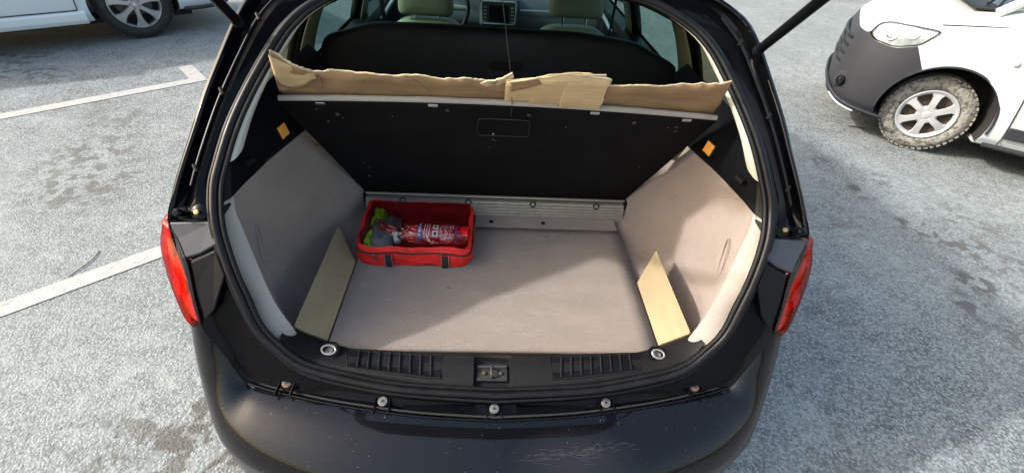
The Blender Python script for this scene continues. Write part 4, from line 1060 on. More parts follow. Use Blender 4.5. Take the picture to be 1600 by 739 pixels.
# cardboard: three torn pieces tucked behind the panel's top edge
def card(name, label, pts_top, h, mat, seed, curl=0.0, bottom=.45, t_in=None):
    """pts_top: list of (x, t) torn top outline on the panel plane."""
    random.seed(seed); cols = []
    n = len(pts_top)
    dense = []
    for i in range(n - 1):
        for k in range(18):
            u = k / 18; dense.append((pts_top[i][0] + (pts_top[i + 1][0] - pts_top[i][0]) * u, pts_top[i][1] + (pts_top[i + 1][1] - pts_top[i][1]) * u))
    dense.append(pts_top[-1])
    rows = []
    xa, xb = dense[0][0], dense[-1][0]
    for j in range(15):
        v = j / 14; r = []
        for (x, tp) in dense:
            tb = bottom
            jag = (.014 * mnoise.noise(Vector((x * 16, seed, 0))) + .010 * mnoise.noise(Vector((x * 45, seed, 3))) + .004 * mnoise.noise(Vector((x * 140, seed, 6)))) * v ** 6
            t = tb + (tp + jag - tb) * v
            xx = x
            # the part above the panel edge may shift sideways (slanted ends) and buckle
            up = max(0, t - 1.0)
            e0 = max(0, 1 - (x - xa) / .10); e1 = max(0, 1 - (xb - x) / .10)
            side = 0
            if t_in: side = (t_in[0] * e0 + t_in[1] * e1) * up / .24
            hh = h + .0075 * mnoise.noise(Vector((x * 11, t * 16, seed))) * min(1, max(0, (t - .97) * 12)) - curl * up
            p = PB + pd * (PL * t) + pn * hh; r.append(Vector((xx + side, p.y, p.z)))
        rows.append(r)
    v, f = grid_mesh(rows)
    root = thing(name, label, 'cardboard', tuple(PB + pd * PL * bottom + pn * h))
    root.location.x = (xa + xb) / 2; OFF[root.name] = Vector(root.location)
    sh = obj('sheet', v, f, mat, root, angle=50, solid=.0042, seg_off=0)
    top = [p for p in rows[-1]]
    obj('torn_edge', *tube(top, [.0022 + .0016 * abs(mnoise.noise(Vector((i * .7, seed, 1)))) for i in range(len(top))], 6, flat=1.4), M_CARDE, root)
    return root
strip_l = card('cardboard_piece', 'long brown cardboard strip behind the panel edge with torn left corner coloured pale as if sunlit', [(-.600, 1.300), (-.52, 1.235), (-.46, 1.190), (-.40, 1.188), (-.24, 1.185), (-.114, 1.182), (-.03, 1.172), (.006, 1.198)], .026, M_CARD, 3, .05, .50, (.035, 0))
card('cardboard_piece', 'plain brown cardboard strip with slanted end beside the folded pale piece', [(.215, 1.150), (.245, 1.178), (.34, 1.206), (.47, 1.215), (.60, 1.262)], .026, M_CARD, 11, .05, .50, (0, -.03))
# (sunlight on the strip's torn outer end, painted as a thin pale layer)
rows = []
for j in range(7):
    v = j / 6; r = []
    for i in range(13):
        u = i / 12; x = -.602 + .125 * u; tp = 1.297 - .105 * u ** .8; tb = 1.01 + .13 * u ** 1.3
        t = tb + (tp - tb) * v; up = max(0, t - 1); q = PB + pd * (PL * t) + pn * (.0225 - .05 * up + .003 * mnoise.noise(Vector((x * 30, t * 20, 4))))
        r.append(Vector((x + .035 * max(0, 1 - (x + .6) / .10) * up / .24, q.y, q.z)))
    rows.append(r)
obj('sunlit_end_layer', *grid_mesh(rows), M_CARD2, strip_l, angle=50, solid=.0018, seg_off=0)
for u0, u1 in (((-.50, 1.02), (-.47, 1.175)), ((-.42, 1.01), (-.36, 1.15)), ((-.20, 1.01), (-.235, 1.17)), ((-.08, 1.16), (-.045, 1.02))):
    a_ = PB + pd * PL * u0[1] + pn * .0225; a_.x = u0[0]; b2 = PB + pd * PL * u1[1] + pn * (.0225 - .05 * (u1[1] - 1)); b2.x = u1[0]
    m2 = a_.lerp(b2, .5) + Vector((.012, 0, 0))
    obj('crease', *tube(cr([a_, m2, b2], 4), .0011, 5), M_CARD, strip_l)
# folded pale piece in the middle: several layers
fold = thing('folded_cardboard', 'pale folded cardboard piece with layered torn end in the middle of the strip', 'cardboard', tuple(PB + pd * PL * .8 + pn * .03))
fold.location.x = .13; OFF[fold.name] = Vector(fold.location)
random.seed(9)
for li, (x0, x1, tops, hh, m_) in enumerate((
        (.000, .246, [(0, 1.195), (.25, 1.235), (.5, 1.275), (.62, 1.285), (1, 1.265)], .012, M_CARD2),
        (.150, .256, [(0, 1.255), (.5, 1.27), (1, 1.255)], .004, M_CARD2),
        (.140, .268, [(0, 1.24), (.5, 1.255), (1, 1.215)], .021, M_CARD2),
        (.012, .150, [(0, 1.205), (.35, 1.235), (.7, 1.272), (1, 1.286)], .0025, M_CARD))):
    rows = []
    for j in range(9):
        v = j / 8; r = []
        for i in range(25):
            u = i / 24; x = x0 + (x1 - x0) * u; tp = interp(u, [a for a, b in tops], [b for a, b in tops])
            tb = .82 if li != 3 else (1.20 - .06 * (1 - u) + .06 * u)
            t = tb + (tp - tb) * v + .004 * mnoise.noise(Vector((x * 60, li, 0))) * v ** 4
            side = (.006 * mnoise.noise(Vector((t * 60, li, u * 2))) if u > .9 or u < .1 else 0)
            h_ = hh + (.010 if li == 0 else 0) * math.sin(u * 3.1) * -1 * max(0, t - .95) * 4 + .003 * mnoise.noise(Vector((x * 22, t * 9, li)))
            if t < 1.03: h_ = max(h_, .0215 + li * .0) if li != 3 else h_
            q = PB + pd * (PL * t) + pn * h_; r.append(Vector((x + side, q.y, q.z)))
        rows.append(r)
    v, f = grid_mesh(rows)
    ly = obj('card_layer', v, f, m_, fold, angle=50, solid=.004, seg_off=0)
    obj('torn_edge', *tube(rows[-1], .0026, 6, flat=1.3), M_CARDE, fold)
    if li in (1, 2): obj('torn_edge', *tube([r[-1] for r in rows], .0028, 6), M_CARDE, fold)
# ragged scraps where the strip meets the folded piece
for x, t, a in ((-.02, 1.185, .5), (.0, 1.205, .9), (-.045, 1.172, .25), (.008, 1.15, 1.3)):
    c0 = PB + pd * PL * t + pn * .012; c0.x = x
    d1 = Vector((math.cos(a), 0, 0)) + pd * math.sin(a); d1.normalize(); d2_ = pn.cross(d1)
    v, f = prism([c0 - d1 * .022, c0 - d2_ * .008, c0 + d1 * .028 - d2_ * .004, c0 + d1 * .018 + d2_ * .010, c0 - d1 * .008 + d2_ * .012], pn * .004)
    obj('torn_scrap', v, f, M_CARDE, fold, smooth=False)

# two yellowish boards leaning outwards along the floor edges
for sx, lab, y0, y1 in ((-1, 'narrow yellowish board leaning along the shaded edge of the boot floor, beside the red bag', .800, 1.235), (1, 'sunlit narrow yellowish board leaning along the boot floor edge away from the bag', .800, 1.150)):
    a, b_ = Vector((.474 * sx, 0, .602)), Vector((.548 * sx, 0, .664))
    nrm = Vector((.62 * sx, 0, -.74)).normalized() * .010
    bt = thing('leaning_board', lab, 'board', (.474 * sx, (y0 + y1) / 2, .602), group='boards along the boot floor')
    ya = .095 if sx > 0 else .11
    P = [(a.x, y0, a.z), (b_.x, y0 - .004, b_.z), (b_.x, y1, b_.z), (a.x, y1 - ya, a.z)]
    v, f = prism(P, nrm); obj('board_face', v, f, M_BOARD, bt, smooth=False, bevel=.0008)
    e0 = b_ + nrm * .5 + Vector((.0006 * sx, 0, .0006))
    obj('cut_edge', *box((e0.x, (y0 + y1) / 2, e0.z), (.0016, y1 - y0 - .002, .0098), (Vector((.74 * sx, 0, .62)).normalized(), Vector((0, 1, 0)), nrm.normalized())), M_BOARDE, bt, smooth=False)

# red emergency bag
bag = thing('red_bag', 'red fabric emergency kit bag with clear top and black straps', 'bag', (-.277, 1.235, .603))
B0, B1, Y0, Y1 = -.470, -.084, 1.108, 1.372
def bag_outline(s_, z, puff=0.0):
    cx, cy = (B0 + B1) / 2, (Y0 + Y1) / 2
    pts = rounded([(B0, Y0, z), (B1, Y0, z), (B1, Y1, z), (B0, Y1, z)], .045, 6)
    out = []
    for i, p in enumerate(pts):
        q = Vector((cx + (p.x - cx) * s_, cy + (p.y - cy) * s_, z)); out.append(q)
    # densify
    o2 = []
    for i in range(len(out)):
        a, b_ = out[i], out[(i + 1) % len(out)]
        m_ = max(1, int((b_ - a).length / .02))
        for k in range(m_): o2.append(a.lerp(b_, k / m_))
    return o2
def bag_ring(s_, z, zfun=None, wob=.008):
    r = bag_outline(s_, z)
    for p in r:
        d = Vector((p.x + .277, p.y - 1.24, 0)).normalized()
        p += d * wob * mnoise.noise(Vector((p.x * 22, p.y * 22, z * 30)))
        if zfun: p.z += zfun(p)
    return r
rimz = lambda p: .012 * ((p.y - Y0) / (Y1 - Y0)) + .012 * mnoise.noise(Vector((p.x * 13, p.y * 13, 2))) + (.016 * (abs(p.x + .277) / .19) ** 3 - .007) * ((p.y - Y0) / (Y1 - Y0)) ** 2
rings = [bag_ring(.93, .602), bag_ring(.985, .604), bag_ring(1.0, .615), bag_ring(1.012, .635), bag_ring(1.0, .655, lambda p: rimz(p) * .6), bag_ring(.985, .668, rimz), bag_ring(.965, .672, rimz)]
n = len(rings[0])
V = [p for r in rings for p in r]; F = []
for i in range(len(rings) - 1):
    for k in range(n): F.append((i * n + k, i * n + (k + 1) % n, (i + 1) * n + (k + 1) % n, (i + 1) * n + k))
F.append(tuple(range(n)))
obj('bag_shell', V, F, M_RED, bag, angle=60)
inn = [bag_ring(.955, .671, rimz), bag_ring(.93, .640), bag_ring(.90, .608)]
V = [p for r in inn for p in r]; F = []
for i in range(2):
    for k in range(n): F.append((i * n + k, i * n + (k + 1) % n, (i + 1) * n + (k + 1) % n, (i + 1) * n + k))
F.append(tuple(2 * n + k for k in range(n)))
obj('bag_lining', V, F, M_REDIN, bag, angle=60)
obj('rim_piping', *tube(bag_ring(.972, .673, rimz), .0028, 8, closed=True), M_RED, bag)
obj('zip_track', *tube(bag_ring(1.004, .659, lambda p: rimz(p) * .7), .0030, 6, closed=True), M_BLACKW, bag)
# clear top film with creases, sagging between the rim and the extinguisher
fr = []
for i in range(29):
    u = i / 28; r = []
    for j in range(23):
        v = j / 22
        x = B0 + .016 + (B1 - B0 - .032) * u; y = Y0 + .011 + (Y1 - Y0 - .022) * v
        edge = min(u, 1 - u, v, 1 - v)
        z = .678 + .010 * v + (.026 * math.exp(-((y - 1.215) / .05) ** 2)) * min(1, edge * 6) * (1 if -.36 < x < -.1 else .6)
        z += min(1, edge * 8) * (.005 * mnoise.noise(Vector((x * 20, y * 30, 1))) + .004 * (1 - abs(mnoise.noise(Vector((x * 16 + y * 30, y * 18 - x * 12, 5)))) * 2.2))
        r.append(Vector((x, y, z)))
    fr.append(r)
obj('clear_film', *grid_mesh(fr), M_CLEAR, bag, angle=70)
fo, fi = bag_ring(.962, .6745, rimz), bag_ring(.925, .678, rimz)
obj('top_frame', *join(([p for p in fo + fi], [(k, (k + 1) % n, n + (k + 1) % n, n + k) for k in range(n)])), M_RED, bag, angle=60, solid=.0016, seg_off=0)
for x in (-.357, -.172):
    pts = [Vector((x, Y0 - .0055, .604)), Vector((x, Y0 - .0075, .62)), Vector((x, Y0 - .0085, .64)), Vector((x, Y0 - .0055, .657))]
    rows = [[p + Vector((-.011, 0, 0)) for p in pts], [p + Vector((.011, 0, 0)) for p in pts]]
    st = obj('strap', *patch(rows, 1, 4), M_BLACKW, bag, solid=.002, seg_off=0)
    for q in (-.0115, .0115):
        obj('strap_stitching', *tube([p + Vector((q, -.001, 0)) for p in pts], .0009, 4), M_GREYV, st)
zp = obj('zip_slider', *box((-.402, Y0 - .009, .656), (.014, .006, .010)), M_STEEL, bag, smooth=False, bevel=.0015)
obj('zip_pull', *box((-.397, Y0 - .011, .640), (.007, .002, .022), (Vector((.95, 0, .3)), Vector((0, 1, 0)), Vector((-.3, 0, .95)))), M_STEEL, zp, smooth=False, bevel=.0008)

# fire extinguisher lying in the bag
ea, eb = Vector((-.300, 1.212, .655)), Vector((-.098, 1.206, .655)); eax = (eb - ea).normalized(); EL = (eb - ea).length
ext = thing('fire_extinguisher', 'small red fire extinguisher with white printed label lying inside the red bag', 'fire extinguisher', tuple(ea.lerp(eb, .5) - Vector((0, 0, .04))))
er = .040
obj('cylinder', *lathe([(-.030, .014), (-.022, .020), (-.010, .032), (.004, er), (.01, er), (EL - .012, er), (EL - .003, er * .96), (EL, er * .86), (EL - .002, er * .7)], ea, eax, 40), M_EXT, ext, angle=30)
eu = Vector((0, 0, 1)); ev_ = eax.cross(eu).normalized()       # ev_ points to the camera side or away
if ev_.y > 0: ev_ = -ev_
def curved(x0, x1, q0, q1, lift, mat, nm, n_=8):
    rows = [[ea + eax * x + (eu * math.cos(q) + ev_ * math.sin(q)) * (er + lift) for q in [q0 + (q1 - q0) * i / n_ for i in range(n_ + 1)]] for x in (x0, x1)]
    return obj(nm, *grid_mesh(rows), mat, ext, angle=60)
curved(.030, .044, -.7, 1.35, .0006, M_BLUEP, 'blue_band')
curved(.158, .163, -.7, 1.35, .0006, M_BLUEP, 'blue_band')
random.seed(21)
for k in range(5): curved(.0335, .0405, -.45 + k * .30, -.45 + k * .30 + .2, .0011, M_WHITEP, 'band_letter', 2)
for x in (.052, .060, .068): curved(x, x + .0022, -.5, 1.2 - random.random() * .3, .0006, M_WHITEP, 'print_line')
for q0, q1 in ((-.25, .28), (.42, .95)):
    curved(.080, .099, q0, q1, .0006, M_WHITEP, 'print_panel', 4)
    curved(.0855, .0935, q0 + .14, q1 - .14, .0011, M_DARK, 'print_symbol', 3)
for k in range(10):
    x = .105 + k * .0048
    q = -.5
    while q < 1.2:
        ln = random.uniform(.08, .3)
        if random.random() < .75: curved(x, x + .0022, q, min(1.25, q + ln), .0006, M_WHITEP, 'print_line', 3)
        q += ln + .06
vh = ea - eax * .030
obj('valve', *lathe([(-.006, .015), (.006, .015), (.010, .011), (.026, .011), (.030, .013), (.036, .010)], vh, -eax, 16), M_BRASS, ext)
obj('carry_handle', *tube(cr([vh - eax * .020 + Vector((0, .004, .010)), vh - eax * .045 + Vector((0, .0, .016)), vh - eax * .075 + Vector((0, .014, .014))], 4), .0055, 8, flat=.6), M_EXT, ext)
obj('squeeze_lever', *tube(cr([vh - eax * .018 + Vector((0, .004, .018)), vh - eax * .045 + Vector((0, .012, .026)), vh - eax * .078 + Vector((0, .03, .026))], 4), .0055, 8, flat=.6), M_EXT, ext)
obj('safety_pin', *tube([vh - eax * .022 + Vector((0, .012, .024)) + Vector((.010 * math.cos(q), .010 * math.sin(q), .004 * math.sin(q))) for q in [2 * math.pi * i / 18 for i in range(18)]], .0018, 6, closed=True), M_BRASS, ext)
obj('nozzle', *tube([vh - eax * .016 + Vector((0, -.004, .006)), vh - eax * .022 + Vector((.006, -.028, .006)), vh - eax * .020 + Vector((.014, -.045, .0))], [.008, .008, .011], 12), M_WHITEP, ext)

# folded hi-vis vest in the bag
vest = thing('hi_vis_vest', 'folded yellow and grey reflective vest at the end of the red bag', 'vest', (-.41, 1.26, .612))
def crumple(nm, x0, x1, y0, y1, z, mat, seed, amp=.014):
    rows = []
    for i in range(17):
        u = i / 16; r = []
        for j in range(21):
            v = j / 20; x = x0 + (x1 - x0) * u; y = y0 + (y1 - y0) * v; e = min(1, min(u, 1 - u, v, 1 - v) * 5)
            w = 1 - abs(mnoise.noise(Vector((x * 26, y * 17, seed)))) * 2
            r.append(Vector((x + .006 * mnoise.noise(Vector((y * 30, seed, 0))), y, z + amp * w * (.4 + .6 * e) - .03 * (1 - e))))
        rows.append(r)
    return obj(nm, *grid_mesh(rows), mat, vest, angle=80, solid=.003)
crumple('grey_band', -.452, -.350, 1.145, 1.345, .654, M_GREYV, 2)
crumple('yellow_cloth', -.450, -.405, 1.275, 1.350, .667, M_HIVIS, 5)
crumple('yellow_cloth', -.452, -.424, 1.155, 1.225, .660, M_HIVIS, 8)
crumple('yellow_cloth', -.413, -.403, 1.24, 1.345, .668, M_HIVIS, 12, .010)

# ================================================================ the other cars
def vehicle_body(secs, nx=4):
    rings = []
    for x, w, zb, zs, zt, wt in secs:
        half = [(0, zb), (w * .84, zb), (w * .955, zb + .04), (w * .985, zb + .13), (w, zb + (zs - zb) * .5), (w * .988, zs - .12), (w * .955, zs - .03), (wt, zt - .012), (wt * .55, zt), (0, zt + .004)]
        ring = [Vector((x, y, z)) for y, z in half] + [Vector((x, -y, z)) for y, z in reversed(half[1:-1])]
        rings.append(ring)
    n = len(rings[0])
    cols = [cr([r[j] for r in rings], nx) for j in range(n)]
    m = len(cols[0]); V = []; F = []
    # close each ring smoothly
    k2 = 3
    for i in range(m):
        V += cr([cols[j][i] for j in range(n)], k2, closed=True)
    N_ = n * k2
    for i in range(m - 1):
        for k in range(N_): F.append((i * N_ + k, i * N_ + (k + 1) % N_, (i + 1) * N_ + (k + 1) % N_, (i + 1) * N_ + k))
    F.append(tuple(range(N_ - 1, -1, -1))); F.append(tuple((m - 1) * N_ + k for k in range(N_)))
    return V, F
def cyl_y(x, z, r, y0, y1, n=48):
    return lathe([(0, r), (y1 - y0, r)], (x, y0, z), (0, 1, 0), n)
def liner(parent, cx, cz, r, sy, y0=.45, y1=.84):
    V = []; F = []
    for i in range(29):
        q = math.pi * (i / 28) * 1.2 - .1 * math.pi
        for yy in (y0, y1): V.append((cx + (r - .004) * math.cos(q), yy * sy, cz + (r - .004) * math.sin(q)))
        V.append((cx, y0 * sy, cz))
    for i in range(28): F.append((3 * i, 3 * i + 1, 3 * i + 4, 3 * i + 3)); F.append((3 * i + 2, 3 * i, 3 * i + 3))
    return obj('wheel_arch_liner', V, F, M_DARK, parent)

# ---- white van-like car on the right: unpainted dark bumper, muddy tyre, plastic hubcap
th = R(146); lf = Vector((-math.sin(th), math.cos(th), 0))
org = Vector((3.52, 3.36, 0)) - lf * .74
van = thing('white_van', 'white van with unpainted dark bumper, silver hubcap and mud caked front tyre', 'van', (org.x, org.y, 0), th, local=True)
secs = [(.765, .30, .34, .60, .66, .26), (.745, .46, .27, .70, .75, .38), (.69, .62, .24, .82, .84, .50), (.585, .745, .22, .885, .905, .60), (.43, .825, .21, .925, .955, .66), (.25, .86, .20, .955, 1.00, .68), (0, .872, .20, .99, 1.06, .68),
        (-.25, .878, .20, 1.02, 1.11, .69), (-.8, .88, .20, 1.03, 1.11, .70), (-1.6, .88, .20, 1.03, 1.10, .70), (-2.6, .88, .20, 1.03, 1.10, .70), (-3.2, .87, .22, 1.03, 1.10, .69), (-3.5, .84, .26, 1.02, 1.09, .66)]
bv, bf = vehicle_body(secs)
for ax_ in (0, -2.81):
    for sy in (1, -1):
        cv, cf = cyl_y(ax_, .335, .372, *((.42, 1.2) if sy > 0 else (-1.2, -.42)))
        bv, bf = boolean(bv, bf, cv, cf)
# lamp openings cut out of the shell and filled with reflector and clear lens
lampP = [(p.x, p.z) for p in rounded([(.30, 0, .800), (.45, 0, .748), (.60, 0, .762), (.65, 0, .80), (.615, 0, .872), (.54, 0, .905), (.40, 0, .918), (.25, 0, .920), (.225, 0, .900)], .03, 4)]
M_LENS = glass_mat('clear_headlight_lens', (0.93, 0.95, 0.95), 0.03, 0.10)
M_BOWL = pm('headlight_reflector', (0.50, 0.54, 0.55), 0.25, metal=.5, var=(22, .3), bump=(30, .3))
for sy in (1, -1):
    lv, lff = prism([(x, .30 * sy, z) for x, z in lampP], (0, .9 * sy, 0))
    hv, hf = boolean(bv, bf, lv, lff, 'INTERSECT')
    bv, bf = boolean(bv, bf, lv, lff, 'DIFFERENCE')
    cx = sum(p[0] for p in hv) / len(hv); cy = sum(p[1] for p in hv) / len(hv); cz = sum(p[2] for p in hv) / len(hv)
    def shrink(k, dy=0): return [(cx + (p[0] - cx) * k, cy + (p[1] - cy) * k + dy, cz + (p[2] - cz) * k) for p in hv]
    hl_ = obj('headlight', shrink(.975), hf, M_LENS, van, angle=35)
    obj('lamp_reflector', shrink(.93, -.03 * sy), hf, M_BOWL, hl_, angle=35)
    for q, (lx, lz, lr) in enumerate(((.50, .830, .050), (.37, .860, .038))):
        yy = interp(lx, [.25, .45, .62, .74], [.86, .81, .72, .60]) * .93
        obj('lamp_bowl', *lathe([(0, lr), (.012, lr), (.013, lr * .8), (-.0, lr * .5), (-.01, .002)], (lx, yy * sy, lz), (.45, .75 * sy, .35), 22), M_STEEL, hl_)
# dark bumper: everything ahead of a slanting line below the lamps
reg = [(.10, .0), (.20, .62), (.325, .80), (.40, .83), (.62, .83), (.66, .80), (1.2, .80), (1.2, .0)]
rv, rf_ = prism([(x, -1.5, z) for x, z in reg], (0, 3, 0))
nv, nf = boolean(bv, bf, rv, rf_, 'INTERSECT')
bv, bf = boolean(bv, bf, rv, rf_, 'DIFFERENCE')
vb = obj('body', bv, bf, M_WHITE, van, angle=32)
nb = obj('front_bumper', nv, nf, M_GREYPL, van, angle=32)
# bumper details: fog lamp cup, lower lip, grille
for sy in (1, -1):
    fc = Vector((.672, .665 * sy, .405)); fa = Vector((.75, .62 * sy, .12)).normalized()
    cup = obj('fog_lamp_cup', *prism([fc + Vector((.035, -.045 * sy, -.055)), fc + Vector((-.13, .075 * sy, -.055)), fc + Vector((-.19, .115 * sy, .02)), fc + Vector((-.05, .02 * sy, .075)), fc + Vector((.03, -.04 * sy, .065))], fa * .012), M_GREYPL, nb, smooth=False, bevel=.006)
    obj('fog_lamp', *lathe([(.0, .040), (.016, .040), (.017, .034), (.005, .030), (.002, .002)], fc + Vector((-.005, .0, .0)), fa, 24), M_PLASTIC2, nb)
lipp = cr([(.28, .855, .235), (.45, .83, .245), (.60, .765, .265), (.69, .67, .30), (.745, .52, .33), (.775, .25, .345), (.78, 0, .35), (.775, -.25, .345), (.745, -.52, .33), (.69, -.67, .30), (.60, -.765, .265), (.45, -.83, .245), (.28, -.855, .235)], 4)
obj('bumper_lip', *tube(lipp, .022, 8, flat=.6), M_GREYPL, nb)
lp2 = [p + Vector((.004, 0, -.025)) for p in lipp[5:14]]
obj('lip_scrape', *tube(lp2, .007, 6), M_HUBCAP, nb)
for i in range(4):
    gz = .52 + i * .065
    gp = cr([(.60 - .0 * i, .70, gz + .02), (.70, .56, gz), (.755, .34, gz - .01), (.775, 0, gz - .01), (.755, -.34, gz - .01), (.70, -.56, gz), (.60, -.70, gz + .02)], 4)
    obj('grille_bar', *tube(gp[5:-5], .016, 8), M_PLASTIC2, nb)
# panel gaps, indicator, rub strip
zsec = lambda x: interp(x, [-.8, -.25, 0, .25, .45, .62], [1.03, 1.02, .99, .955, .925, .885])
wsec = lambda x: interp(x, [-.8, -.25, 0, .25, .45, .62], [.88, .878, .872, .86, .825, .745])
for sy in (1, -1):
    obj('bonnet_gap', *tube([(x, wsec(x) * .925 * sy, zsec(x) - .002) for x in (-.30, -.15, 0, .12, .25)], .004, 6), M_DARK, vb)
    obj('door_gap', *tube(cr([(-.35, .873 * sy, .93), (-.42, .881 * sy, .62), (-.47, .874 * sy, .33), (-.475, .862 * sy, .24)], 4), .004, 6), M_DARK, vb)
    obj('side_indicator', *lathe([(-.006, .020), (.004, .020), (.010, .014), (.012, .002)], (-.26, .874 * sy, .80), (0, sy, 0), 18), M_HUBCAP, vb)
    obj('rub_strip', *box((-1.10, .884 * sy, .345), (1.26, .018, .085)), M_GREYPL, vb, smooth=False, bevel=.006)
    obj('sill_edge', *tube([(-.40, .845 * sy, .215), (-1.4, .85 * sy, .215), (-2.42, .85 * sy, .215)], .018, 8), M_GREYPL, vb)
    ap = [(.376 * math.cos(q), .866 * sy, .335 + .376 * math.sin(q)) for q in [math.pi * (i / 30) * 1.06 - .03 * math.pi for i in range(31)]]
    obj('arch_edge', *tube([(p[0], min(.868, wsec(p[0]) * .992) * sy, p[2]) for p in ap], .010, 6), M_GREYPL, vb)
    for ax_ in (0, -2.81): liner(van, ax_, .335, .372, sy)
# cabin: windscreen, roof and side glass
cab = [[(-.02 - .70 * t, y * (.64 - .06 * t), 1.075 + .62 * t - .03 * abs(y) ** 3) for y in (-1, -.6, -.2, .2, .6, 1)] for t in (0, .33, .66, 1)]
obj('windscreen', *patch(cab, 3, 3), M_SCREEN, van, angle=60)
obj('cowl', *prism([(-.05, -.66, 1.068), (.10, -.60, 1.058), (.15, 0, 1.062), (.10, .60, 1.058), (-.05, .66, 1.068), (-.12, 0, 1.075)], (0, 0, .014)), M_PLASTIC, van, smooth=False, bevel=.004)
for y0 in (-.1, .5):
    obj('wiper', *tube([(.02, y0, 1.09), (-.10, y0 - .25, 1.17), (-.12, y0 - .45, 1.19)], .010, 6), M_PLASTIC, van)
ro = [[(x, y * w, z - .05 * abs(y) ** 4) for y in (-1, -.7, -.3, 0, .3, .7, 1)] for x, w, z in ((-.72, .60, 1.70), (-1.0, .66, 1.77), (-2.0, .68, 1.80), (-3.0, .67, 1.80), (-3.45, .64, 1.77))]
obj('roof', *patch(ro, 3, 3), M_WHITE, van, angle=60, solid=.03)
for sy in (1, -1):
    sd_ = [[(x, (.80 - (.80 - .665) * t) * sy, 1.06 + (.70) * t) for t in (0, .5, 1)] for x in (-.75, -1.4, -2.0, -2.8, -3.45)]
    obj('cabin_side', *patch(sd_, 3, 3), M_WHITE, van, angle=60, solid=.03)
    obj('side_window', *prism([(-.85, .802 * sy, 1.10), (-1.75, .802 * sy, 1.10), (-1.75, .715 * sy, 1.58), (-1.05, .715 * sy, 1.58)], (0, .012 * sy, 0)), M_SCREEN, van, smooth=False)
    obj('front_pillar', *tube([(-.02, .70 * sy, 1.06), (-.40, .67 * sy, 1.40), (-.74, .61 * sy, 1.70)], .035, 8), M_WHITE, van)
obj('rear_door', *prism([(-3.47, -.80, 1.06), (-3.47, .80, 1.06), (-3.44, .66, 1.77), (-3.44, -.66, 1.77)], (-.03, 0, 0)), M_WHITE, van, smooth=False)
for ax_ in (0, -2.81):
    for sy in (1, -1): wheel(van, (ax_, .74 * sy, .305), (0, sy, 0), .305, 6, M_MUDTYRE, M_HUBCAP, 'cap', .19)
obj('underbody', *box((-1.4, 0, .19), (3.6, 1.3, .06)), M_DARK, van, smooth=False)

# ---- pale car on the left: only its lower flank and rear wheel come into view
th2 = R(40); lf2 = Vector((math.sin(th2), -math.cos(th2), 0))
org2 = Vector((-3.76, 5.24, 0)) - lf2 * .76
# local x points to the car's tail, local +y away from the boot car; the wheel in view is at -y
sal = thing('white_saloon', 'white saloon parked in the far bay, silver seven spoke alloy wheel', 'car', (org2.x, org2.y, 0), th2, local=True)
secs2 = [(.98, .55, .32, .80, .90, .45), (.93, .70, .28, .88, .96, .55), (.80, .80, .26, .93, 1.0, .62), (.50, .86, .25, .96, 1.02, .66), (.0, .89, .24, .97, 1.03, .68), (-.6, .90, .22, .97, 1.02, .70), (-1.5, .905, .22, .96, 1.0, .70), (-2.4, .90, .22, .94, .98, .70),
         (-2.9, .885, .22, .90, .96, .69), (-3.3, .85, .24, .84, .90, .66), (-3.55, .74, .26, .76, .80, .55), (-3.68, .5, .30, .66, .70, .40)]
bv, bf = vehicle_body(secs2)
for ax_ in (0, -2.76):
    for sy in (1, -1):
        cv, cf = cyl_y(ax_, .345, .385, *((.46, 1.2) if sy > 0 else (-1.2, -.46)))
        bv, bf = boolean(bv, bf, cv, cf)
sb = obj('body', bv, bf, M_SILVERW, sal, angle=32)
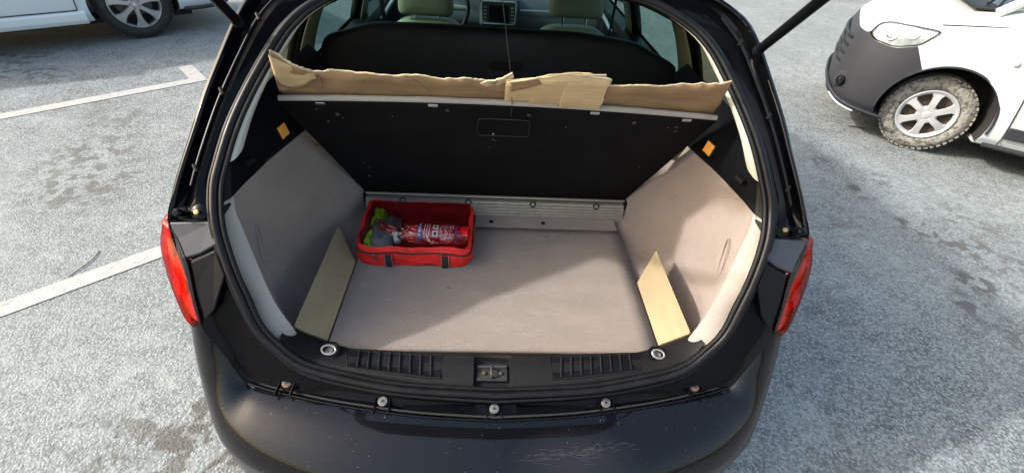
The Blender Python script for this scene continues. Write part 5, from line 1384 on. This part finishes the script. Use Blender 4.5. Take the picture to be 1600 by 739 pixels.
for sy in (1, -1):
    obj('side_sill', *prism([(-.42, .80 * sy, .215), (-.42, .892 * sy, .225), (-.42, .905 * sy, .262), (-.42, .905 * sy, .325), (-.42, .885 * sy, .345), (-.42, .80 * sy, .345)], (-1.94, 0, 0)), M_SILVERW, sal, smooth=False, bevel=.010, segs=3)
    obj('door_gap', *tube(cr([(-.30, .893 * sy, .90), (-.40, .900 * sy, .66), (-.455, .897 * sy, .47), (-.47, .890 * sy, .352)], 4), .004, 6), M_DARK, sb)
    obj('door_gap', *tube([(-1.30, .906 * sy, .92), (-1.33, .911 * sy, .6), (-1.34, .906 * sy, .352)], .004, 6), M_DARK, sb)
    obj('sill_gap', *tube([(-.47, .8915 * sy, .349), (-1.3, .8955 * sy, .349), (-2.3, .892 * sy, .349)], .0045, 6), M_DARK, sb)
    for ax_ in (0, -2.76): liner(sal, ax_, .345, .385, sy)
    for ax_ in (0, -2.76): wheel(sal, (ax_, .76 * sy + .03 * sy, .34), (0, sy, 0), .34, 7, M_TYRE, M_ALLOY, 'alloy', .22, star=True)
    ap = [(.388 * math.cos(q), .882 * sy, .345 + .388 * math.sin(q)) for q in [math.pi * (i / 30) * 1.04 - .02 * math.pi for i in range(31)]]
gh = [[(x, y * w, z) for y, w, z in ((-1, .80, .98), (-.97, .74, 1.15), (-.9, .66, 1.34), (-.6, .64, 1.44), (0, .64, 1.46), (.6, .64, 1.44), (.9, .66, 1.34), (.97, .74, 1.15), (1, .80, .98))] for x in (-.05, -.3, -.9, -1.6, -1.9)]
obj('cabin', *patch(gh, 3, 2), M_SILVERW, sal, angle=60)
obj('windscreen', *patch([[(-1.9, y * .64, 1.45 - .05 * abs(y)) for y in (-1, 0, 1)], [(-2.7, y * .76, .97) for y in (-1, 0, 1)]], 3, 3), M_SCREEN, sal, angle=60)
obj('rear_window', *patch([[(-.05, y * .64, 1.44 - .05 * abs(y)) for y in (-1, 0, 1)], [(.45, y * .68, 1.03) for y in (-1, 0, 1)]], 3, 3), M_SCREEN, sal, angle=60)
obj('underbody', *box((-1.4, 0, .20), (3.8, 1.4, .05)), M_DARK, sal, smooth=False)
obj('bumper_trim', *tube(cr([(.42, -.872, .27), (.62, -.835, .265), (.80, -.775, .27), (.95, -.60, .29)], 4), .02, 8), M_GREYPL, sal)

# ---- small litter on the asphalt
def twig(label, P, r, branches=()):
    t = thing('twig', label, 'twig', (P[0][0], P[0][1], 0))
    obj('stem', *tube(cr(P, 4), r, 6), M_TWIG, t)
    for b_ in branches: obj('side_shoot', *tube(b_, r * .7, 5), M_TWIG, t)
twig('short dark twig lying on the asphalt beside the muddy van tyre', [(3.273, 3.755, .006), (3.32, 3.742, .010), (3.36, 3.735, .007), (3.40, 3.722, .006)], .0055, [[(3.31, 3.744, .009), (3.325, 3.765, .008)], [(3.37, 3.733, .007), (3.385, 3.712, .006)]])
twig('thin curved stalk lying across the asphalt by the painted bay line', [(-2.049, 1.609, .004), (-2.035, 1.66, .005), (-2.02, 1.73, .005), (-2.03, 1.80, .004)], .0022)
